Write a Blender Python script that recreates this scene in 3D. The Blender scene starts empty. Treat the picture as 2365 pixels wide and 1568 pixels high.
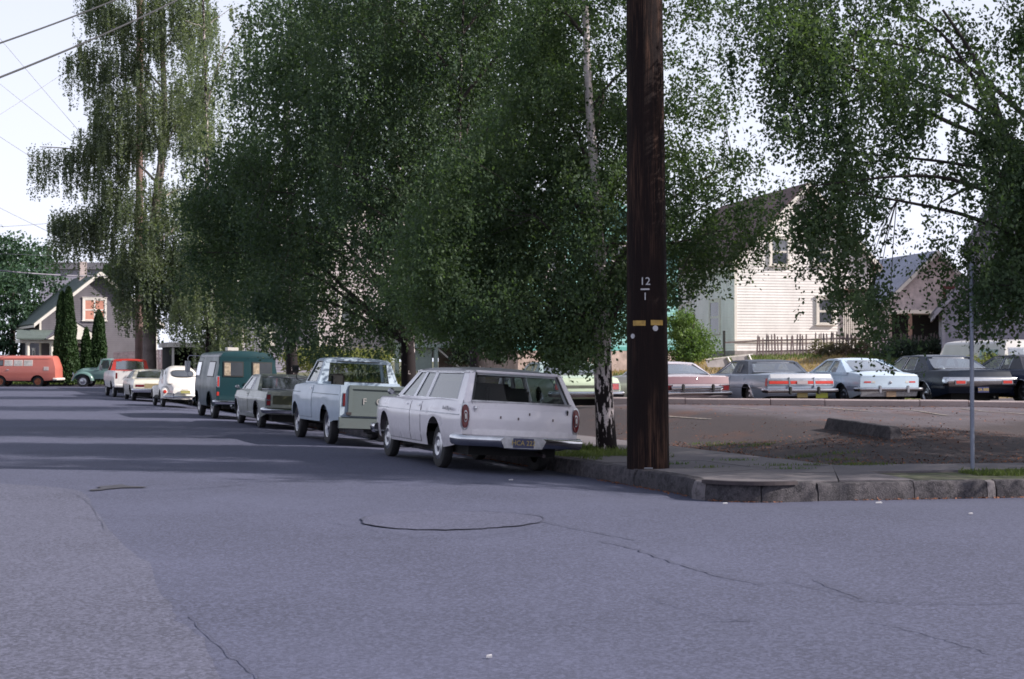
import bpy, bmesh, math, random
import numpy as np
from mathutils import Vector, Matrix

random.seed(7); np.random.seed(7)
R = math.radians
SC = bpy.context.scene
COL = SC.collection
EYE = 1.64

# ---------------------------------------------------------------- camera
cd = bpy.data.cameras.new('camera'); cam = bpy.data.objects.new('camera', cd); COL.objects.link(cam)
cd.lens = 55; cd.sensor_width = 36; cd.clip_start = 0.1; cd.clip_end = 4000
cam.location = (0, 0, EYE); cam.rotation_euler = (R(90.76), 0, 0)
cd.dof.use_dof = True; cd.dof.focus_distance = 24; cd.dof.aperture_fstop = 11.0
SC.camera = cam

# ---------------------------------------------------------------- sky, sun, exposure
SUN_EL, SUN_AZ = R(34), R(99)          # azimuth clockwise from +Y (the view direction)
W = bpy.data.worlds.new("World"); SC.world = W; W.use_nodes = True
nt = W.node_tree; nt.nodes.clear()
out = nt.nodes.new('ShaderNodeOutputWorld'); bg = nt.nodes.new('ShaderNodeBackground')
sky = nt.nodes.new('ShaderNodeTexSky'); sky.sky_type = 'NISHITA'; sky.sun_disc = False
sky.sun_elevation = SUN_EL; sky.sun_rotation = SUN_AZ
sky.air_density = 1.2; sky.dust_density = 3.5; sky.ozone_density = 1.5
mx = nt.nodes.new('ShaderNodeMixRGB'); mx.blend_type = 'MIX'; mx.inputs[0].default_value = 0.6
mx.inputs[2].default_value = (13.4, 13.9, 16.4, 1)      # thin bright haze over the blue, thickest towards the horizon
tcw = nt.nodes.new('ShaderNodeTexCoord'); sz = nt.nodes.new('ShaderNodeSeparateXYZ'); nt.links.new(tcw.outputs['Generated'], sz.inputs[0])
mrw = nt.nodes.new('ShaderNodeMapRange'); mrw.inputs[1].default_value = 0.0; mrw.inputs[2].default_value = 0.55; mrw.inputs[3].default_value = .86; mrw.inputs[4].default_value = .32
nt.links.new(sz.outputs[2], mrw.inputs[0]); nt.links.new(mrw.outputs[0], mx.inputs[0])
nt.links.new(sky.outputs[0], mx.inputs[1]); nt.links.new(mx.outputs[0], bg.inputs[0])
bg.inputs[1].default_value = 0.06
nt.links.new(bg.outputs[0], out.inputs[0])
sl = bpy.data.lights.new('sun', 'SUN'); sun = bpy.data.objects.new('sun', sl); COL.objects.link(sun)
sl.energy = 5.0; sl.angle = R(0.6); sl.color = (1.0, 0.93, 0.86)
sd = Vector((math.cos(SUN_EL)*math.sin(SUN_AZ), math.cos(SUN_EL)*math.cos(SUN_AZ), math.sin(SUN_EL)))
sun.rotation_euler = (-sd).to_track_quat('-Z', 'Y').to_euler(); sun.location = sd*60
SC.view_settings.view_transform = 'Standard'; SC.view_settings.look = 'None'
SC.view_settings.exposure = 0.6; SC.view_settings.gamma = 1; SC.view_settings.use_curve_mapping = False
SC.render.engine = 'CYCLES'; SC.cycles.use_denoising = True
SC.cycles.max_bounces = 8; SC.cycles.transparent_max_bounces = 16; SC.cycles.pixel_filter_type = 'BLACKMAN_HARRIS'
SC.cycles.filter_width = 1.7

# ---------------------------------------------------------------- helpers
FD = 3613.0                               # focal length in the units the places below were measured in
def PX(xd, Y): return (xd-1182.5)/FD*Y
def PZ(yd, Y): return EYE+(832-yd)/FD*Y
def PT(xd, yd, Y): return Vector((PX(xd, Y), Y, PZ(yd, Y)))

def tag(o, label=None, cat=None, group=None, kind=None):
    if label: o['label'] = label
    if cat: o['category'] = cat
    if group: o['group'] = group
    if kind: o['kind'] = kind
    return o
def thing(name, label, cat, loc=(0, 0, 0), rz=0, group=None, kind=None):
    o = bpy.data.objects.new(name, None); COL.objects.link(o)
    o.location = loc; o.rotation_euler = (0, 0, rz); o.empty_display_size = .2
    return tag(o, label, cat, group, kind)
def link(name, me, mat=None, parent=None):
    if mat is not None and not me.materials: me.materials.append(mat)
    o = bpy.data.objects.new(name, me); COL.objects.link(o)
    if parent is not None: o.parent = parent
    return o

class MB:
    def __init__(s): s.v = []; s.f = []
    def add(s, vs, fs):
        o = len(s.v); s.v += [tuple(v) for v in vs]; s.f += [tuple(i+o for i in f) for f in fs]; return s
    def box(s, x0, x1, y0, y1, z0, z1, M=None):
        vs = [Vector((x, y, z)) for z in (z0, z1) for y in (y0, y1) for x in (x0, x1)]
        if M is not None: vs = [M @ v for v in vs]
        return s.add(vs, [(0, 2, 3, 1), (4, 5, 7, 6), (0, 1, 5, 4), (2, 6, 7, 3), (0, 4, 6, 2), (1, 3, 7, 5)])
    def quad(s, a, b, c, d): return s.add([a, b, c, d], [(0, 1, 2, 3)])
    def slab(s, pts, n, t):                # polygon extruded by n*t
        n = Vector(n)*t; k = len(pts); pts = [Vector(p) for p in pts]
        return s.add(pts+[p+n for p in pts], [tuple(range(k))[::-1], tuple(range(k, 2*k))]+[(i, (i+1) % k, k+(i+1) % k, k+i) for i in range(k)])
    def bar(s, a, b, w, h=None, up=(0, 0, 1)):
        a = Vector(a); b = Vector(b); h = h or w; d = (b-a).normalized(); u = Vector(up)
        if abs(d.dot(u)) > .95: u = Vector((1, 0, 0))
        r = d.cross(u).normalized(); u = r.cross(d)
        vs = [p+r*i*w/2+u*j*h/2 for p in (a, b) for j in (-1, 1) for i in (-1, 1)]
        return s.add(vs, [(0, 1, 3, 2), (4, 6, 7, 5), (0, 4, 5, 1), (2, 3, 7, 6), (0, 2, 6, 4), (1, 5, 7, 3)])
    def tube(s, pts, rad, n=8, cap=True):
        pts = [Vector(p) for p in pts]; m = len(pts)
        if not hasattr(rad, '__len__'): rad = [rad]*m
        vs = []; fs = []
        ref = Vector((0.123, .97, .2))
        for i, p in enumerate(pts):
            d = (pts[min(i+1, m-1)]-pts[max(i-1, 0)]).normalized()
            r = d.cross(ref)
            if r.length < .05: r = d.cross(Vector((1, 0, 0)))
            r.normalize(); u = r.cross(d)
            for k in range(n):
                a = 2*math.pi*k/n; vs.append(p+(r*math.cos(a)+u*math.sin(a))*rad[i])
        for i in range(m-1):
            for k in range(n):
                k2 = (k+1) % n; fs.append((i*n+k, i*n+k2, (i+1)*n+k2, (i+1)*n+k))
        if cap: fs.append(tuple(range(n))[::-1]); fs.append(tuple((m-1)*n+k for k in range(n)))
        return s.add(vs, fs)
    def lathe(s, prof, n=24, M=None):      # prof: (r, h) around local x axis -> h along x
        vs = []; fs = []; m = len(prof)
        for r, h in prof:
            for k in range(n):
                a = 2*math.pi*k/n; v = Vector((h, r*math.cos(a), r*math.sin(a))); vs.append(M @ v if M is not None else v)
        for i in range(m-1):
            for k in range(n):
                k2 = (k+1) % n; fs.append((i*n+k, i*n+k2, (i+1)*n+k2, (i+1)*n+k))
        return s.add(vs, fs)
    def grid(s, P):                        # P[i][j] points
        a = len(P); b = len(P[0])
        return s.add([p for r in P for p in r], [(i*b+j, i*b+j+1, (i+1)*b+j+1, (i+1)*b+j) for i in range(a-1) for j in range(b-1)])
    def mesh(s, name, smooth=None, fix=True, bevel=0):
        me = bpy.data.meshes.new(name); me.from_pydata(s.v, [], s.f); 
        if fix or bevel:
            bm = bmesh.new(); bm.from_mesh(me)
            bmesh.ops.remove_doubles(bm, verts=bm.verts, dist=1e-5)
            bmesh.ops.recalc_face_normals(bm, faces=bm.faces)
            if bevel:
                es = [e for e in bm.edges if len(e.link_faces) == 2 and e.calc_face_angle(0) > .6]
                bmesh.ops.bevel(bm, geom=es, offset=bevel, segments=2, affect='EDGES', clamp_overlap=True)
            bm.to_mesh(me); bm.free()
        if smooth is not None:
            me.shade_smooth(); me.set_sharp_from_angle(angle=R(smooth))
        me.update(); return me
    def build(s, name, mat, parent=None, smooth=None, fix=True, bevel=0):
        return link(name, s.mesh(name, smooth, fix, bevel), mat, parent)

def text(name, body, size, M, mat, parent=None, ext=.002, align='CENTER', shear=0):
    c = bpy.data.curves.new(name, 'FONT'); c.body = body; c.size = size; c.extrude = ext; c.shear = shear
    c.align_x = align; c.align_y = 'CENTER'; c.resolution_u = 3
    c.materials.append(mat); o = bpy.data.objects.new(name, c); COL.objects.link(o)
    me = bpy.data.meshes.new_from_object(o); bpy.data.objects.remove(o); o = bpy.data.objects.new(name, me); COL.objects.link(o)
    if not me.materials: me.materials.append(mat)
    if parent is not None: o.parent = parent
    o.matrix_local = M; return o

# ---------------------------------------------------------------- materials
MATS = {}
class NG:
    def __init__(s, name):
        s.m = bpy.data.materials.new(name); s.m.use_nodes = True; s.t = s.m.node_tree
        s.b = s.t.nodes['Principled BSDF']; s.o = s.t.nodes['Material Output']
        s.tc = s.t.nodes.new('ShaderNodeTexCoord')
    def n(s, typ, **kw):
        x = s.t.nodes.new(typ)
        for k, v in kw.items(): setattr(x, k, v)
        return x
    def l(s, a, b): s.t.links.new(a, b)
    def noise(s, scale, detail=4, rough=.6, vec=None, stretch=None):
        x = s.n('ShaderNodeTexNoise'); x.inputs['Scale'].default_value = scale; x.inputs['Detail'].default_value = detail
        x.inputs['Roughness'].default_value = rough; src = vec or s.tc.outputs['Object']
        if stretch:
            mp = s.n('ShaderNodeMapping'); mp.inputs['Scale'].default_value = stretch; s.l(src, mp.inputs[0]); src = mp.outputs[0]
        s.l(src, x.inputs['Vector']); return x.outputs[0]
    def ramp(s, fac, stops):
        r = s.n('ShaderNodeValToRGB'); e = r.color_ramp.elements
        while len(e) < len(stops): e.new(.5)
        for i, (p, c) in enumerate(stops):
            e[i].position = p; e[i].color = (*c, 1) if hasattr(c, '__len__') else (c, c, c, 1)
        s.l(fac, r.inputs[0]); return r.outputs[0]
    def mix(s, fac, a, b, mode='MIX'):
        x = s.n('ShaderNodeMixRGB', blend_type=mode)
        for i, v in ((0, fac), (1, a), (2, b)):
            if isinstance(v, (int, float)): x.inputs[i].default_value = v
            elif isinstance(v, tuple): x.inputs[i].default_value = (*v, 1)
            else: s.l(v, x.inputs[i])
        return x.outputs[0]
    def bump(s, h, strength=.4, dist=.02):
        b = s.n('ShaderNodeBump'); b.inputs['Strength'].default_value = strength; b.inputs['Distance'].default_value = dist
        s.l(h, b.inputs['Height']); s.l(b.outputs[0], s.b.inputs['Normal']); return b
    def base(s, c): s.l(c, s.b.inputs['Base Color'])
    def set(s, **kw):
        for k, v in kw.items(): s.b.inputs[k.replace('_', ' ')].default_value = v
        return s

def flat(name, c, rough=.7, var=.25, scale=3, metal=0, bump=0):
    if name in MATS: return MATS[name]
    g = NG(name); n = g.noise(scale, 5)
    g.base(g.mix(g.ramp(n, [(.3, 0), (.72, 1)]), tuple(x*(1-var) for x in c), tuple(min(1, x*(1+var)) for x in c)))
    g.set(Roughness=rough, Metallic=metal)
    if bump: g.bump(g.noise(scale*12, 3), .5, bump)
    MATS[name] = g.m; return g.m
def paint(name, c, rough=.32, dirt=.35, metal=0.0, coat=.5, spec=.5):
    g = NG(name); n1 = g.noise(2.2, 6); n2 = g.noise(14, 4)
    sep = g.n('ShaderNodeSeparateXYZ'); g.l(g.tc.outputs['Object'], sep.inputs[0])
    low = g.ramp(sep.outputs[2], [(.2, 1), (.75, 0)])       # road film on the lower body
    d = g.mix(1.0, low, g.ramp(n2, [(.35, .2), (.7, 1)]), 'MULTIPLY')
    c1 = g.mix(g.ramp(n1, [(.35, 0), (.75, .5)]), c, tuple(x*.82 for x in c))
    dm = g.n('ShaderNodeMath', operation='MULTIPLY'); g.l(d, dm.inputs[0]); dm.inputs[1].default_value = dirt
    g.base(g.mix(dm.outputs[0], c1, (.12, .105, .1)))
    rr = g.ramp(n1, [(.3, rough), (.8, rough+.18)]); g.l(rr, g.b.inputs['Roughness'])
    g.set(Metallic=metal, Coat_Weight=coat, Coat_Roughness=.12, Specular_IOR_Level=spec); MATS[name] = g.m; return g.m

def M_glass(name='glass', tint=(.40, .46, .48), refl=.05, rgh=.03):
    g = NG(name); t = g.t; t.nodes.remove(g.b)
    tr = g.n('ShaderNodeBsdfTransparent'); tr.inputs[0].default_value = (*tint, 1)
    gl = g.n('ShaderNodeBsdfGlossy'); gl.inputs['Roughness'].default_value = rgh; gl.inputs[0].default_value = (1, 1, 1, 1)
    lw = g.n('ShaderNodeLayerWeight'); lw.inputs[0].default_value = .5; fr = g.n('ShaderNodeMath', operation='POWER'); g.l(lw.outputs['Facing'], fr.inputs[0]); fr.inputs[1].default_value = 4.0
    ad = g.n('ShaderNodeMath', operation='ADD'); ad.inputs[1].default_value = refl; g.l(fr.outputs[0], ad.inputs[0])
    mx = g.n('ShaderNodeMixShader'); g.l(ad.outputs[0], mx.inputs[0]); g.l(tr.outputs[0], mx.inputs[1]); g.l(gl.outputs[0], mx.inputs[2])
    g.l(mx.outputs[0], g.o.inputs[0]); return g.m
GLASS = M_glass(); GLASSR = M_glass('sky_reflecting_glass', (.35, .42, .50), .36, .13); GLASSC = M_glass('clear_glass', (.86, .9, .9), .02)
g = NG('window_glass'); g.set(Roughness=.06, Metallic=0.0, Specular_IOR_Level=1.0); g.base(g.mix(g.noise(1.5), (.03, .035, .045), (.09, .10, .12))); WINGL = g.m
CHROME = flat('chrome', (.52, .53, .57), .14, .12, 6, 1.0)
CHROMED = flat('dull_chrome', (.42, .42, .45), .3, .3, 9, 1.0)
TYRE = flat('tyre_rubber', (.022, .021, .024), .8, .3, 8)
BLACK = flat('dark_underbody', (.012, .012, .013), .9)
RUBB = flat('window_rubber', (.02, .02, .022), .6)
INTD = flat('dark_vinyl', (.014, .013, .014), .6, .3)
TREDL = flat('red_lens', (.13, .012, .016), .2, .2, 20)
TREDB = flat('bright_red_lens', (.5, .045, .035), .25, .2, 20)
LENSW = flat('white_lens', (.6, .58, .55), .2)
WHITEP = flat('white_house_paint', (.62, .58, .55), .65, .12, 3)
CREAM = flat('cream_trim', (.66, .62, .58), .6, .1)

# asphalt: worn grey with aggregate, broad stains and fine relief
def asphalt(name, c, agg=.25, big=.22):
    g = NG(name); v = g.tc.outputs['Object']
    n1 = g.noise(.22, 6, .62, v); n2 = g.noise(1.7, 5, .6, v, (1, .35, 1)); n3 = g.noise(55, 3, .7, v); n4 = g.noise(7, 5, .7, v)
    a = g.mix(g.ramp(n1, [(.32, 0), (.7, 1)]), tuple(x*(1-big) for x in c), tuple(x*(1+big) for x in c))
    a = g.mix(g.ramp(n2, [(.35, 0), (.75, .35)]), a, tuple(x*.78 for x in c))
    a = g.mix(g.ramp(n4, [(.55, 0), (.8, .3)]), a, tuple(x*1.35 for x in c))
    a = g.mix(g.ramp(g.noise(.09, 3, .5, v, (1, .5, 1)), [(.42, 0), (.6, .25)]), a, tuple(x*.8 for x in c)); a = g.mix(g.ramp(g.noise(2.6, 3, .55, v), [(.66, 0), (.76, .35)]), a, tuple(x*.6 for x in c))
    vo = g.n('ShaderNodeTexVoronoi'); vo.inputs['Scale'].default_value = 48; g.l(v, vo.inputs['Vector'])
    ag = g.ramp(vo.outputs['Color'], [(.3, 0), (.95, agg)])
    a = g.mix(ag, a, tuple(min(1, x*2.2) for x in c))
    g.base(a); g.set(Roughness=.82, Specular_IOR_Level=.35)
    g.bump(g.mix(.5, n3, n4), .55, .012); return g.m
ROAD = asphalt('road_asphalt', (.060, .064, .103), .55, .28); OLDA = asphalt('coarse_old_asphalt', (.068, .070, .103), .75, .28)
SEAL = asphalt('fresh_tar', (.053, .056, .089), .3)
CONC = asphalt('old_concrete', (.090, .084, .098), .25, .5); CONC2 = asphalt('light_concrete', (.46, .38, .38), .1, .15)

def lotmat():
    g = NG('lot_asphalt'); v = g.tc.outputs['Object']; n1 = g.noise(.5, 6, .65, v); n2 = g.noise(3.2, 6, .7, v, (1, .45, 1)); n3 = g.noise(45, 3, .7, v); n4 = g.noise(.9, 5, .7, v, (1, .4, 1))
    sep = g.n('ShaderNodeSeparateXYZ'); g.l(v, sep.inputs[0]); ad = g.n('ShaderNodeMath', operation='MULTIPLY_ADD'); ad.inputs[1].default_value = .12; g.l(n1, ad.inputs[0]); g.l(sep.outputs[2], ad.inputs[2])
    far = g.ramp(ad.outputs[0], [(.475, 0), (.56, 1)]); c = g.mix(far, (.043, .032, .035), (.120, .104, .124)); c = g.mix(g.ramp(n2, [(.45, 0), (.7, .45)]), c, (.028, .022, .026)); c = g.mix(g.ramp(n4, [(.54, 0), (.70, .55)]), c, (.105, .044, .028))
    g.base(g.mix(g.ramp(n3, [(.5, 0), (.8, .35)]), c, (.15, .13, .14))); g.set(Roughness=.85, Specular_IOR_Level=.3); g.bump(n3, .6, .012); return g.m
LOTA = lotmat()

def kerbmat(name, a, b):
    g = NG(name); n1 = g.noise(2.2, 6, .7); n2 = g.noise(11, 5, .75); n3 = g.noise(60, 3, .7)
    c = g.mix(g.ramp(n1, [(.36, 0), (.64, 1)]), a, b); c = g.mix(g.ramp(n2, [(.48, 0), (.62, .8)]), c, tuple(x*.5 for x in a)); c = g.mix(g.ramp(n2, [(.30, .6), (.40, 0)]), c, tuple(x*1.5 for x in b)); c = g.mix(g.ramp(n3, [(.5, 0), (.75, .35)]), c, (.22, .20, .22))
    g.base(c); g.set(Roughness=.9, Specular_IOR_Level=.25); g.bump(g.mix(.4, n2, n3), 1.0, .03); return g.m
CONC = kerbmat('kerb_concrete_a', (.055, .052, .062), (.12, .108, .12)); 
# ================================================================ ground, road, kerbs
from mathutils.geometry import delaunay_2d_cdt
K0 = np.array((.74, 24.8)); U = np.array((-.342, .94)); U /= np.linalg.norm(U); N_ = np.array((U[1], -U[0]))
C0 = np.array((3.93, 19.72)); E1 = np.array((.986, .167)); M1 = np.array((-.167, .986))
def ST(s, t): p = K0+U*s+N_*t; return (float(p[0]), float(p[1]))
def CR(a, d): p = C0+E1*a+M1*d; return (float(p[0]), float(p[1]))
def catmull(P, n=6):
    P = [np.array(p, float) for p in P]; o = []
    for i in range(len(P)-1):
        p0 = P[max(i-1, 0)]; p1 = P[i]; p2 = P[i+1]; p3 = P[min(i+2, len(P)-1)]
        for k in range(n):
            t = k/n; o.append(.5*((2*p1)+(-p0+p2)*t+(2*p0-5*p1+4*p2-p3)*t*t+(-p0+3*p1-3*p2+p3)*t**3))
    o.append(P[-1]); return o
corner = catmull([ST(-1.5, 0), ST(-3.3, 0), ST(-4.5, 0), (2.33, 19.98), (2.72, 19.62), (3.25, 19.52), CR(0, 0), CR(1.2, 0)], 5)
farc = catmull([(28, 99.6), (-17, 88.8), (-20.6, 87.2), ST(64, 0), ST(60, 0)], 5)
KL = farc+[np.array(ST(s, 0)) for s in range(57, -1, -3)]+corner+[np.array(CR(a, 0)) for a in (2.5, 4, 7, 12, 25, 60)]
KA = np.array(KL)
def sdist(P):
    P = np.asarray(P, float); best = np.full(len(P), 1e9); sg = np.zeros(len(P))
    for i in range(len(KA)-1):
        a = KA[i]; b = KA[i+1]; ab = b-a; L2 = ab @ ab
        if L2 < 1e-9: continue
        t = np.clip(((P-a) @ ab)/L2, 0, 1); q = a+t[:, None]*ab; d = np.hypot(*(P-q).T)
        cr = ab[0]*(P[:, 1]-a[1])-ab[1]*(P[:, 0]-a[0])
        m = d < best-1e-9; best[m] = d[m]; sg[m] = np.sign(cr[m])
    return best*sg
def sst(x): x = np.clip(x, 0, 1); return x*x*(3-2*x)
def vnoise(P, f, seed=0):                                  # smooth value noise on 2D/3D points, 0..1
    P = np.asarray(P, float)*f; i = np.floor(P).astype(np.int64); fr = P-i; fr = fr*fr*(3-2*fr); D = P.shape[1]; out = np.zeros(len(P))
    pr = np.array([73856093, 19349663, 83492791][:D], dtype=np.int64)
    for c in range(1 << D):
        o = np.array([(c >> k) & 1 for k in range(D)]); h = ((i+o)*pr).sum(1)+seed*9176
        h = (h ^ (h >> 13))*1274126177 & 0x7fffffff; h = (h ^ (h >> 15)) & 0xffff
        w = np.prod(np.where(o, fr, 1-fr), axis=1); out += w*h/65535.
    return out
def road_h(P):
    d = -sdist(P); z = -.13+.13*sst(np.clip(d, 0, 2.8)/2.8)**.8
    return z+.012*(vnoise(P, .5, 3)-.5)
def curbY(X): return 41.5-.348*(X-2.6)
def land_h(P):
    P = np.asarray(P, float); X = P[:, 0]; Y = P[:, 1]; d = sdist(P)
    s = (P-K0) @ U; t = (P-K0) @ N_
    w = 5+3.5*sst((X-7)/3.5)
    z = .075+.40*sst((d-3.0)/w)
    z += .05*(vnoise(P, .45, 5)-.5)*sst((d-3)/1.5)
    lot = np.clip(.24+.017*(X-2), .2, .45)
    k = np.where(X > 2.5, (Y > curbY(X)+.1).astype(float), sst((Y-40.5)/2.0))
    k = k*(d > 3.2)*(s < 40)
    z = z*(1-k)+lot*k
    b = np.minimum(Y-48-.12*np.clip(X-8, 0, 9), t-4.2+sst((20-s)/10)*2)
    bank = 1.55*sst(b/25)*(1-sst((s-38)/22)*.85)+.10*(vnoise(P, .35, 9)-.5)*sst(b/3)
    z = z+np.where(b > 0, bank, 0)
    z = np.where(d < .6, np.minimum(z, .075), z)
    return z
def bank_b(P):
    P = np.asarray(P, float); s = (P-K0) @ U; t = (P-K0) @ N_
    return np.minimum(P[:, 1]-48-.12*np.clip(P[:, 0]-8, 0, 9), t-4.2+sst((20-s)/10)*2)
def HL(x, y): return float(land_h([(x, y)])[0])
def HR(x, y): return float(road_h([(x, y)])[0])

def cdt_mesh(bound, pts, hf, name, mat, parent=None, sel=None):
    bound = [Vector((float(p[0]), float(p[1]))) for p in bound]; nb = len(bound)
    allp = bound+[Vector((float(p[0]), float(p[1]))) for p in pts]
    r = delaunay_2d_cdt(allp, [], [list(range(nb))], 1, 1e-4)
    V = np.array([(v.x, v.y) for v in r[0]]); F = [tuple(f) for f in r[2]]
    z = hf(V)
    if sel is None: groups = [(name, mat, F)]
    else: groups = sel(V, F)
    res = []
    for nm, mt, fs in groups:
        me = bpy.data.meshes.new(nm); me.from_pydata([(a, b, c) for (a, b), c in zip(V, z)], [], fs); me.shade_smooth(); me.update()
        bm = bmesh.new(); bm.from_mesh(me); bmesh.ops.delete(bm, geom=[v for v in bm.verts if not v.link_faces], context='VERTS')
        for f in bm.faces:
            if f.normal.z < 0: f.normal_flip()
        bm.to_mesh(me); bm.free()
        res.append(link(nm, me, mt, parent))
    return res
def gridp(x0, x1, y0, y1, st, jit=.25):
    xs = np.arange(x0, x1, st); ys = np.arange(y0, y1, st); G = np.array([(x, y) for x in xs for y in ys], float)
    return G+(np.random.rand(*G.shape)-.5)*st*jit

# far plain under everything
g = NG('dry_grass_ground'); n = g.noise(.05, 6); n2 = g.noise(1.5, 5)
g.base(g.mix(g.ramp(n2, [(.35, 0), (.7, 1)]), (.055, .07, .03), (.13, .11, .06))); g.set(Roughness=.95); GRASSG = g.m
mb = MB(); mb.quad((-1500, -1500, -.6), (1500, -1500, -.6), (1500, 2500, -.6), (-1500, 2500, -.6))
tag(mb.build('ground', GRASSG), 'distant flat ground beyond the streets', kind='structure')

# road
far_edge = 99.4
bnd = [(60, 99.9)]+[tuple(p) for p in KL]+[(60, -15), (-75, -15), (-75, far_edge), (59, far_edge+.3)]
bnd = [tuple(p+np.array((0, 0))) for p in map(np.array, [(28.05, 99.75)]+[tuple(p) for p in KL])]+[(62, -15), (-75, -15), (-75, far_edge+.9), (27, far_edge+.9)]
pts = [gridp(-12, 16, 1, 36, .8), gridp(-74, 60, -14, 98, 4)]
nrm = np.gradient(KA, axis=0); nrm = np.stack([nrm[:, 1], -nrm[:, 0]], 1); nrm /= np.linalg.norm(nrm, axis=1)[:, None]
pts += [KA[2:-2]+nrm[2:-2]*o for o in (.25, .6, 1.0, 1.5, 2.2, 2.9)]
pts = np.concatenate(pts); dd = sdist(pts); pts = pts[(dd < -.12) & (pts[:, 1] < 99)]
rd = cdt_mesh(bnd, pts, road_h, 'road', ROAD)[0]; tag(rd, 'worn grey asphalt street and junction', kind='structure')
def drape(poly_or_pts, width, name, mat, lift, label, n_sub=1, closed=False):
    """thin sheet strip following the road"""
    P = [np.array(p, float) for p in poly_or_pts]; mb = MB(); L = []; Rr = []
    m = len(P)
    for i, p in enumerate(P):
        a = P[(i-1) % m] if closed else P[max(i-1, 0)]; b = P[(i+1) % m] if closed else P[min(i+1, m-1)]
        d = b-a; d /= np.linalg.norm(d)+1e-9; q = np.array((-d[1], d[0])); w = width(i/m) if callable(width) else width
        for lst, k in ((L, 1), (Rr, -1)):
            c = p+q*w*k/2; lst.append((c[0], c[1], HR(*c)+lift))
    rng = range(m if closed else m-1)
    for i in rng: j = (i+1) % m; mb.quad(L[i], L[j], Rr[j], Rr[i])
    return tag(mb.build(name, mat), label, kind='structure')
def G(xd, yd, z=0):                                       # point of the ground seen at a place of the photograph
    Y = (EYE-z)*FD/(yd-832); return np.array((PX(xd, Y), Y))
# older, coarser surfacing on the near left, a sheet 4 mm up
ob = [G(*p) for p in ((-150, 1110), (60, 1120), (190, 1135), (225, 1180), (290, 1265), (345, 1310), (385, 1395), (430, 1440), (470, 1490), (520, 1568), (640, 1760), (900, 2300), (300, 3600), (-900, 3600), (-900, 1600))]
obs = catmull(ob[1:12], 4); obs = [p+np.random.normal(0, .02, 2) for p in obs]
bo = [ob[0]]+obs+ob[12:]
ip = gridp(-14, 3, 2, 22, .8)
from mathutils.geometry import intersect_point_tri_2d
def inside(P, poly):
    P = np.asarray(P); poly = np.array(poly); x, y = P[:, 0], P[:, 1]; c = np.zeros(len(P), bool); j = len(poly)-1
    for i in range(len(poly)):
        xi, yi = poly[i]; xj, yj = poly[j]
        c ^= ((yi > y) != (yj > y)) & (x < (xj-xi)*(y-yi)/(yj-yi+1e-12)+xi); j = i
    return c
ip = ip[inside(ip, bo)]
tag(cdt_mesh(bo, ip, lambda P: road_h(P)+.005, 'old_asphalt_patch', OLDA)[0], 'lighter coarse strip of older asphalt on the near left', kind='structure')
ROAD2 = asphalt('patch_asphalt', (.062, .065, .102), .65, .25)
# round trench patch with its tar seam
cc = np.array((PX(1040, 16.05), 16.05)); th = np.linspace(0, 2*math.pi, 64, endpoint=False)
rr = .95+.03*np.sin(3*th+1)+.012*np.random.randn(64)
ring = [cc+np.array((math.cos(a)*r*.98, math.sin(a)*r*1.0)) for a, r in zip(th, rr)]
disc = MB(); disc.add([(p[0], p[1], HR(*p)+.009) for p in ring]+[(cc[0], cc[1], HR(*cc)+.009)], [(i, (i+1) % 64, 64) for i in range(64)])
tag(disc.build('round_road_patch', ROAD2), 'round asphalt patch in the junction', kind='structure')
drape(ring, lambda u: .010+.020*math.sin(u*23)**2, 'tar_seam', SEAL, .014, 'dark tar ring around the road patch', closed=True)
def crack(pts, w, name='road_crack', lift=.012):
    P = catmull([G(*p) for p in pts], 8); P = [p+np.random.normal(0, .012, 2) for p in P]
    drape(P, lambda u: w*.75*(.3+.9*abs(math.sin(u*37+pts[0][0]))), name, SEAL, lift, 'thin dark crack across the asphalt')
crack([(1380, 1250), (1440, 1262), (1530, 1290), (1640, 1325), (1760, 1350)], .022)
crack([(2000, 1435), (2100, 1455), (2190, 1480), (2290, 1510)], .014)
crack([(1880, 1340), (2010, 1385), (2180, 1395), (2365, 1392)], .018)
crack([(1640, 1436), (1740, 1432)], .02); crack([(1810, 1342), (1900, 1362), (2000, 1390)], .012)
crack([(300, 1135), (420, 1130), (560, 1120)], .03)
crack([(1250, 1205), (1330, 1222), (1480, 1250)], .02)
crack([(1500, 1380), (1600, 1410), (1750, 1440)], .010)
crack([(1225, 1222), (1060, 1245), (900, 1232), (760, 1205)], .012)
crack([(440, 1420), (520, 1500), (600, 1568), (700, 1680)], .012); crack([(150, 1133), (205, 1160), (250, 1230)], .008)
c_ = G(252, 1127); sp = [c_+np.array((math.cos(a)*(.17+.07*math.sin(a*3+1)+.03*math.sin(a*7)+(.22 if abs(a-.1) < .3 else 0)), math.sin(a)*(.42+.15*math.sin(a*2)))) for a in np.linspace(0, 6.2, 24)]
m_ = MB(); m_.add([(p[0], p[1], HR(*p)+.013) for p in sp], [tuple(range(24))]); tag(m_.build('oil_stain', flat('dark_oil', (.042, .040, .052), .6, .4, 9)), 'small dark stain on the left of the road', kind='structure')

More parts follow.
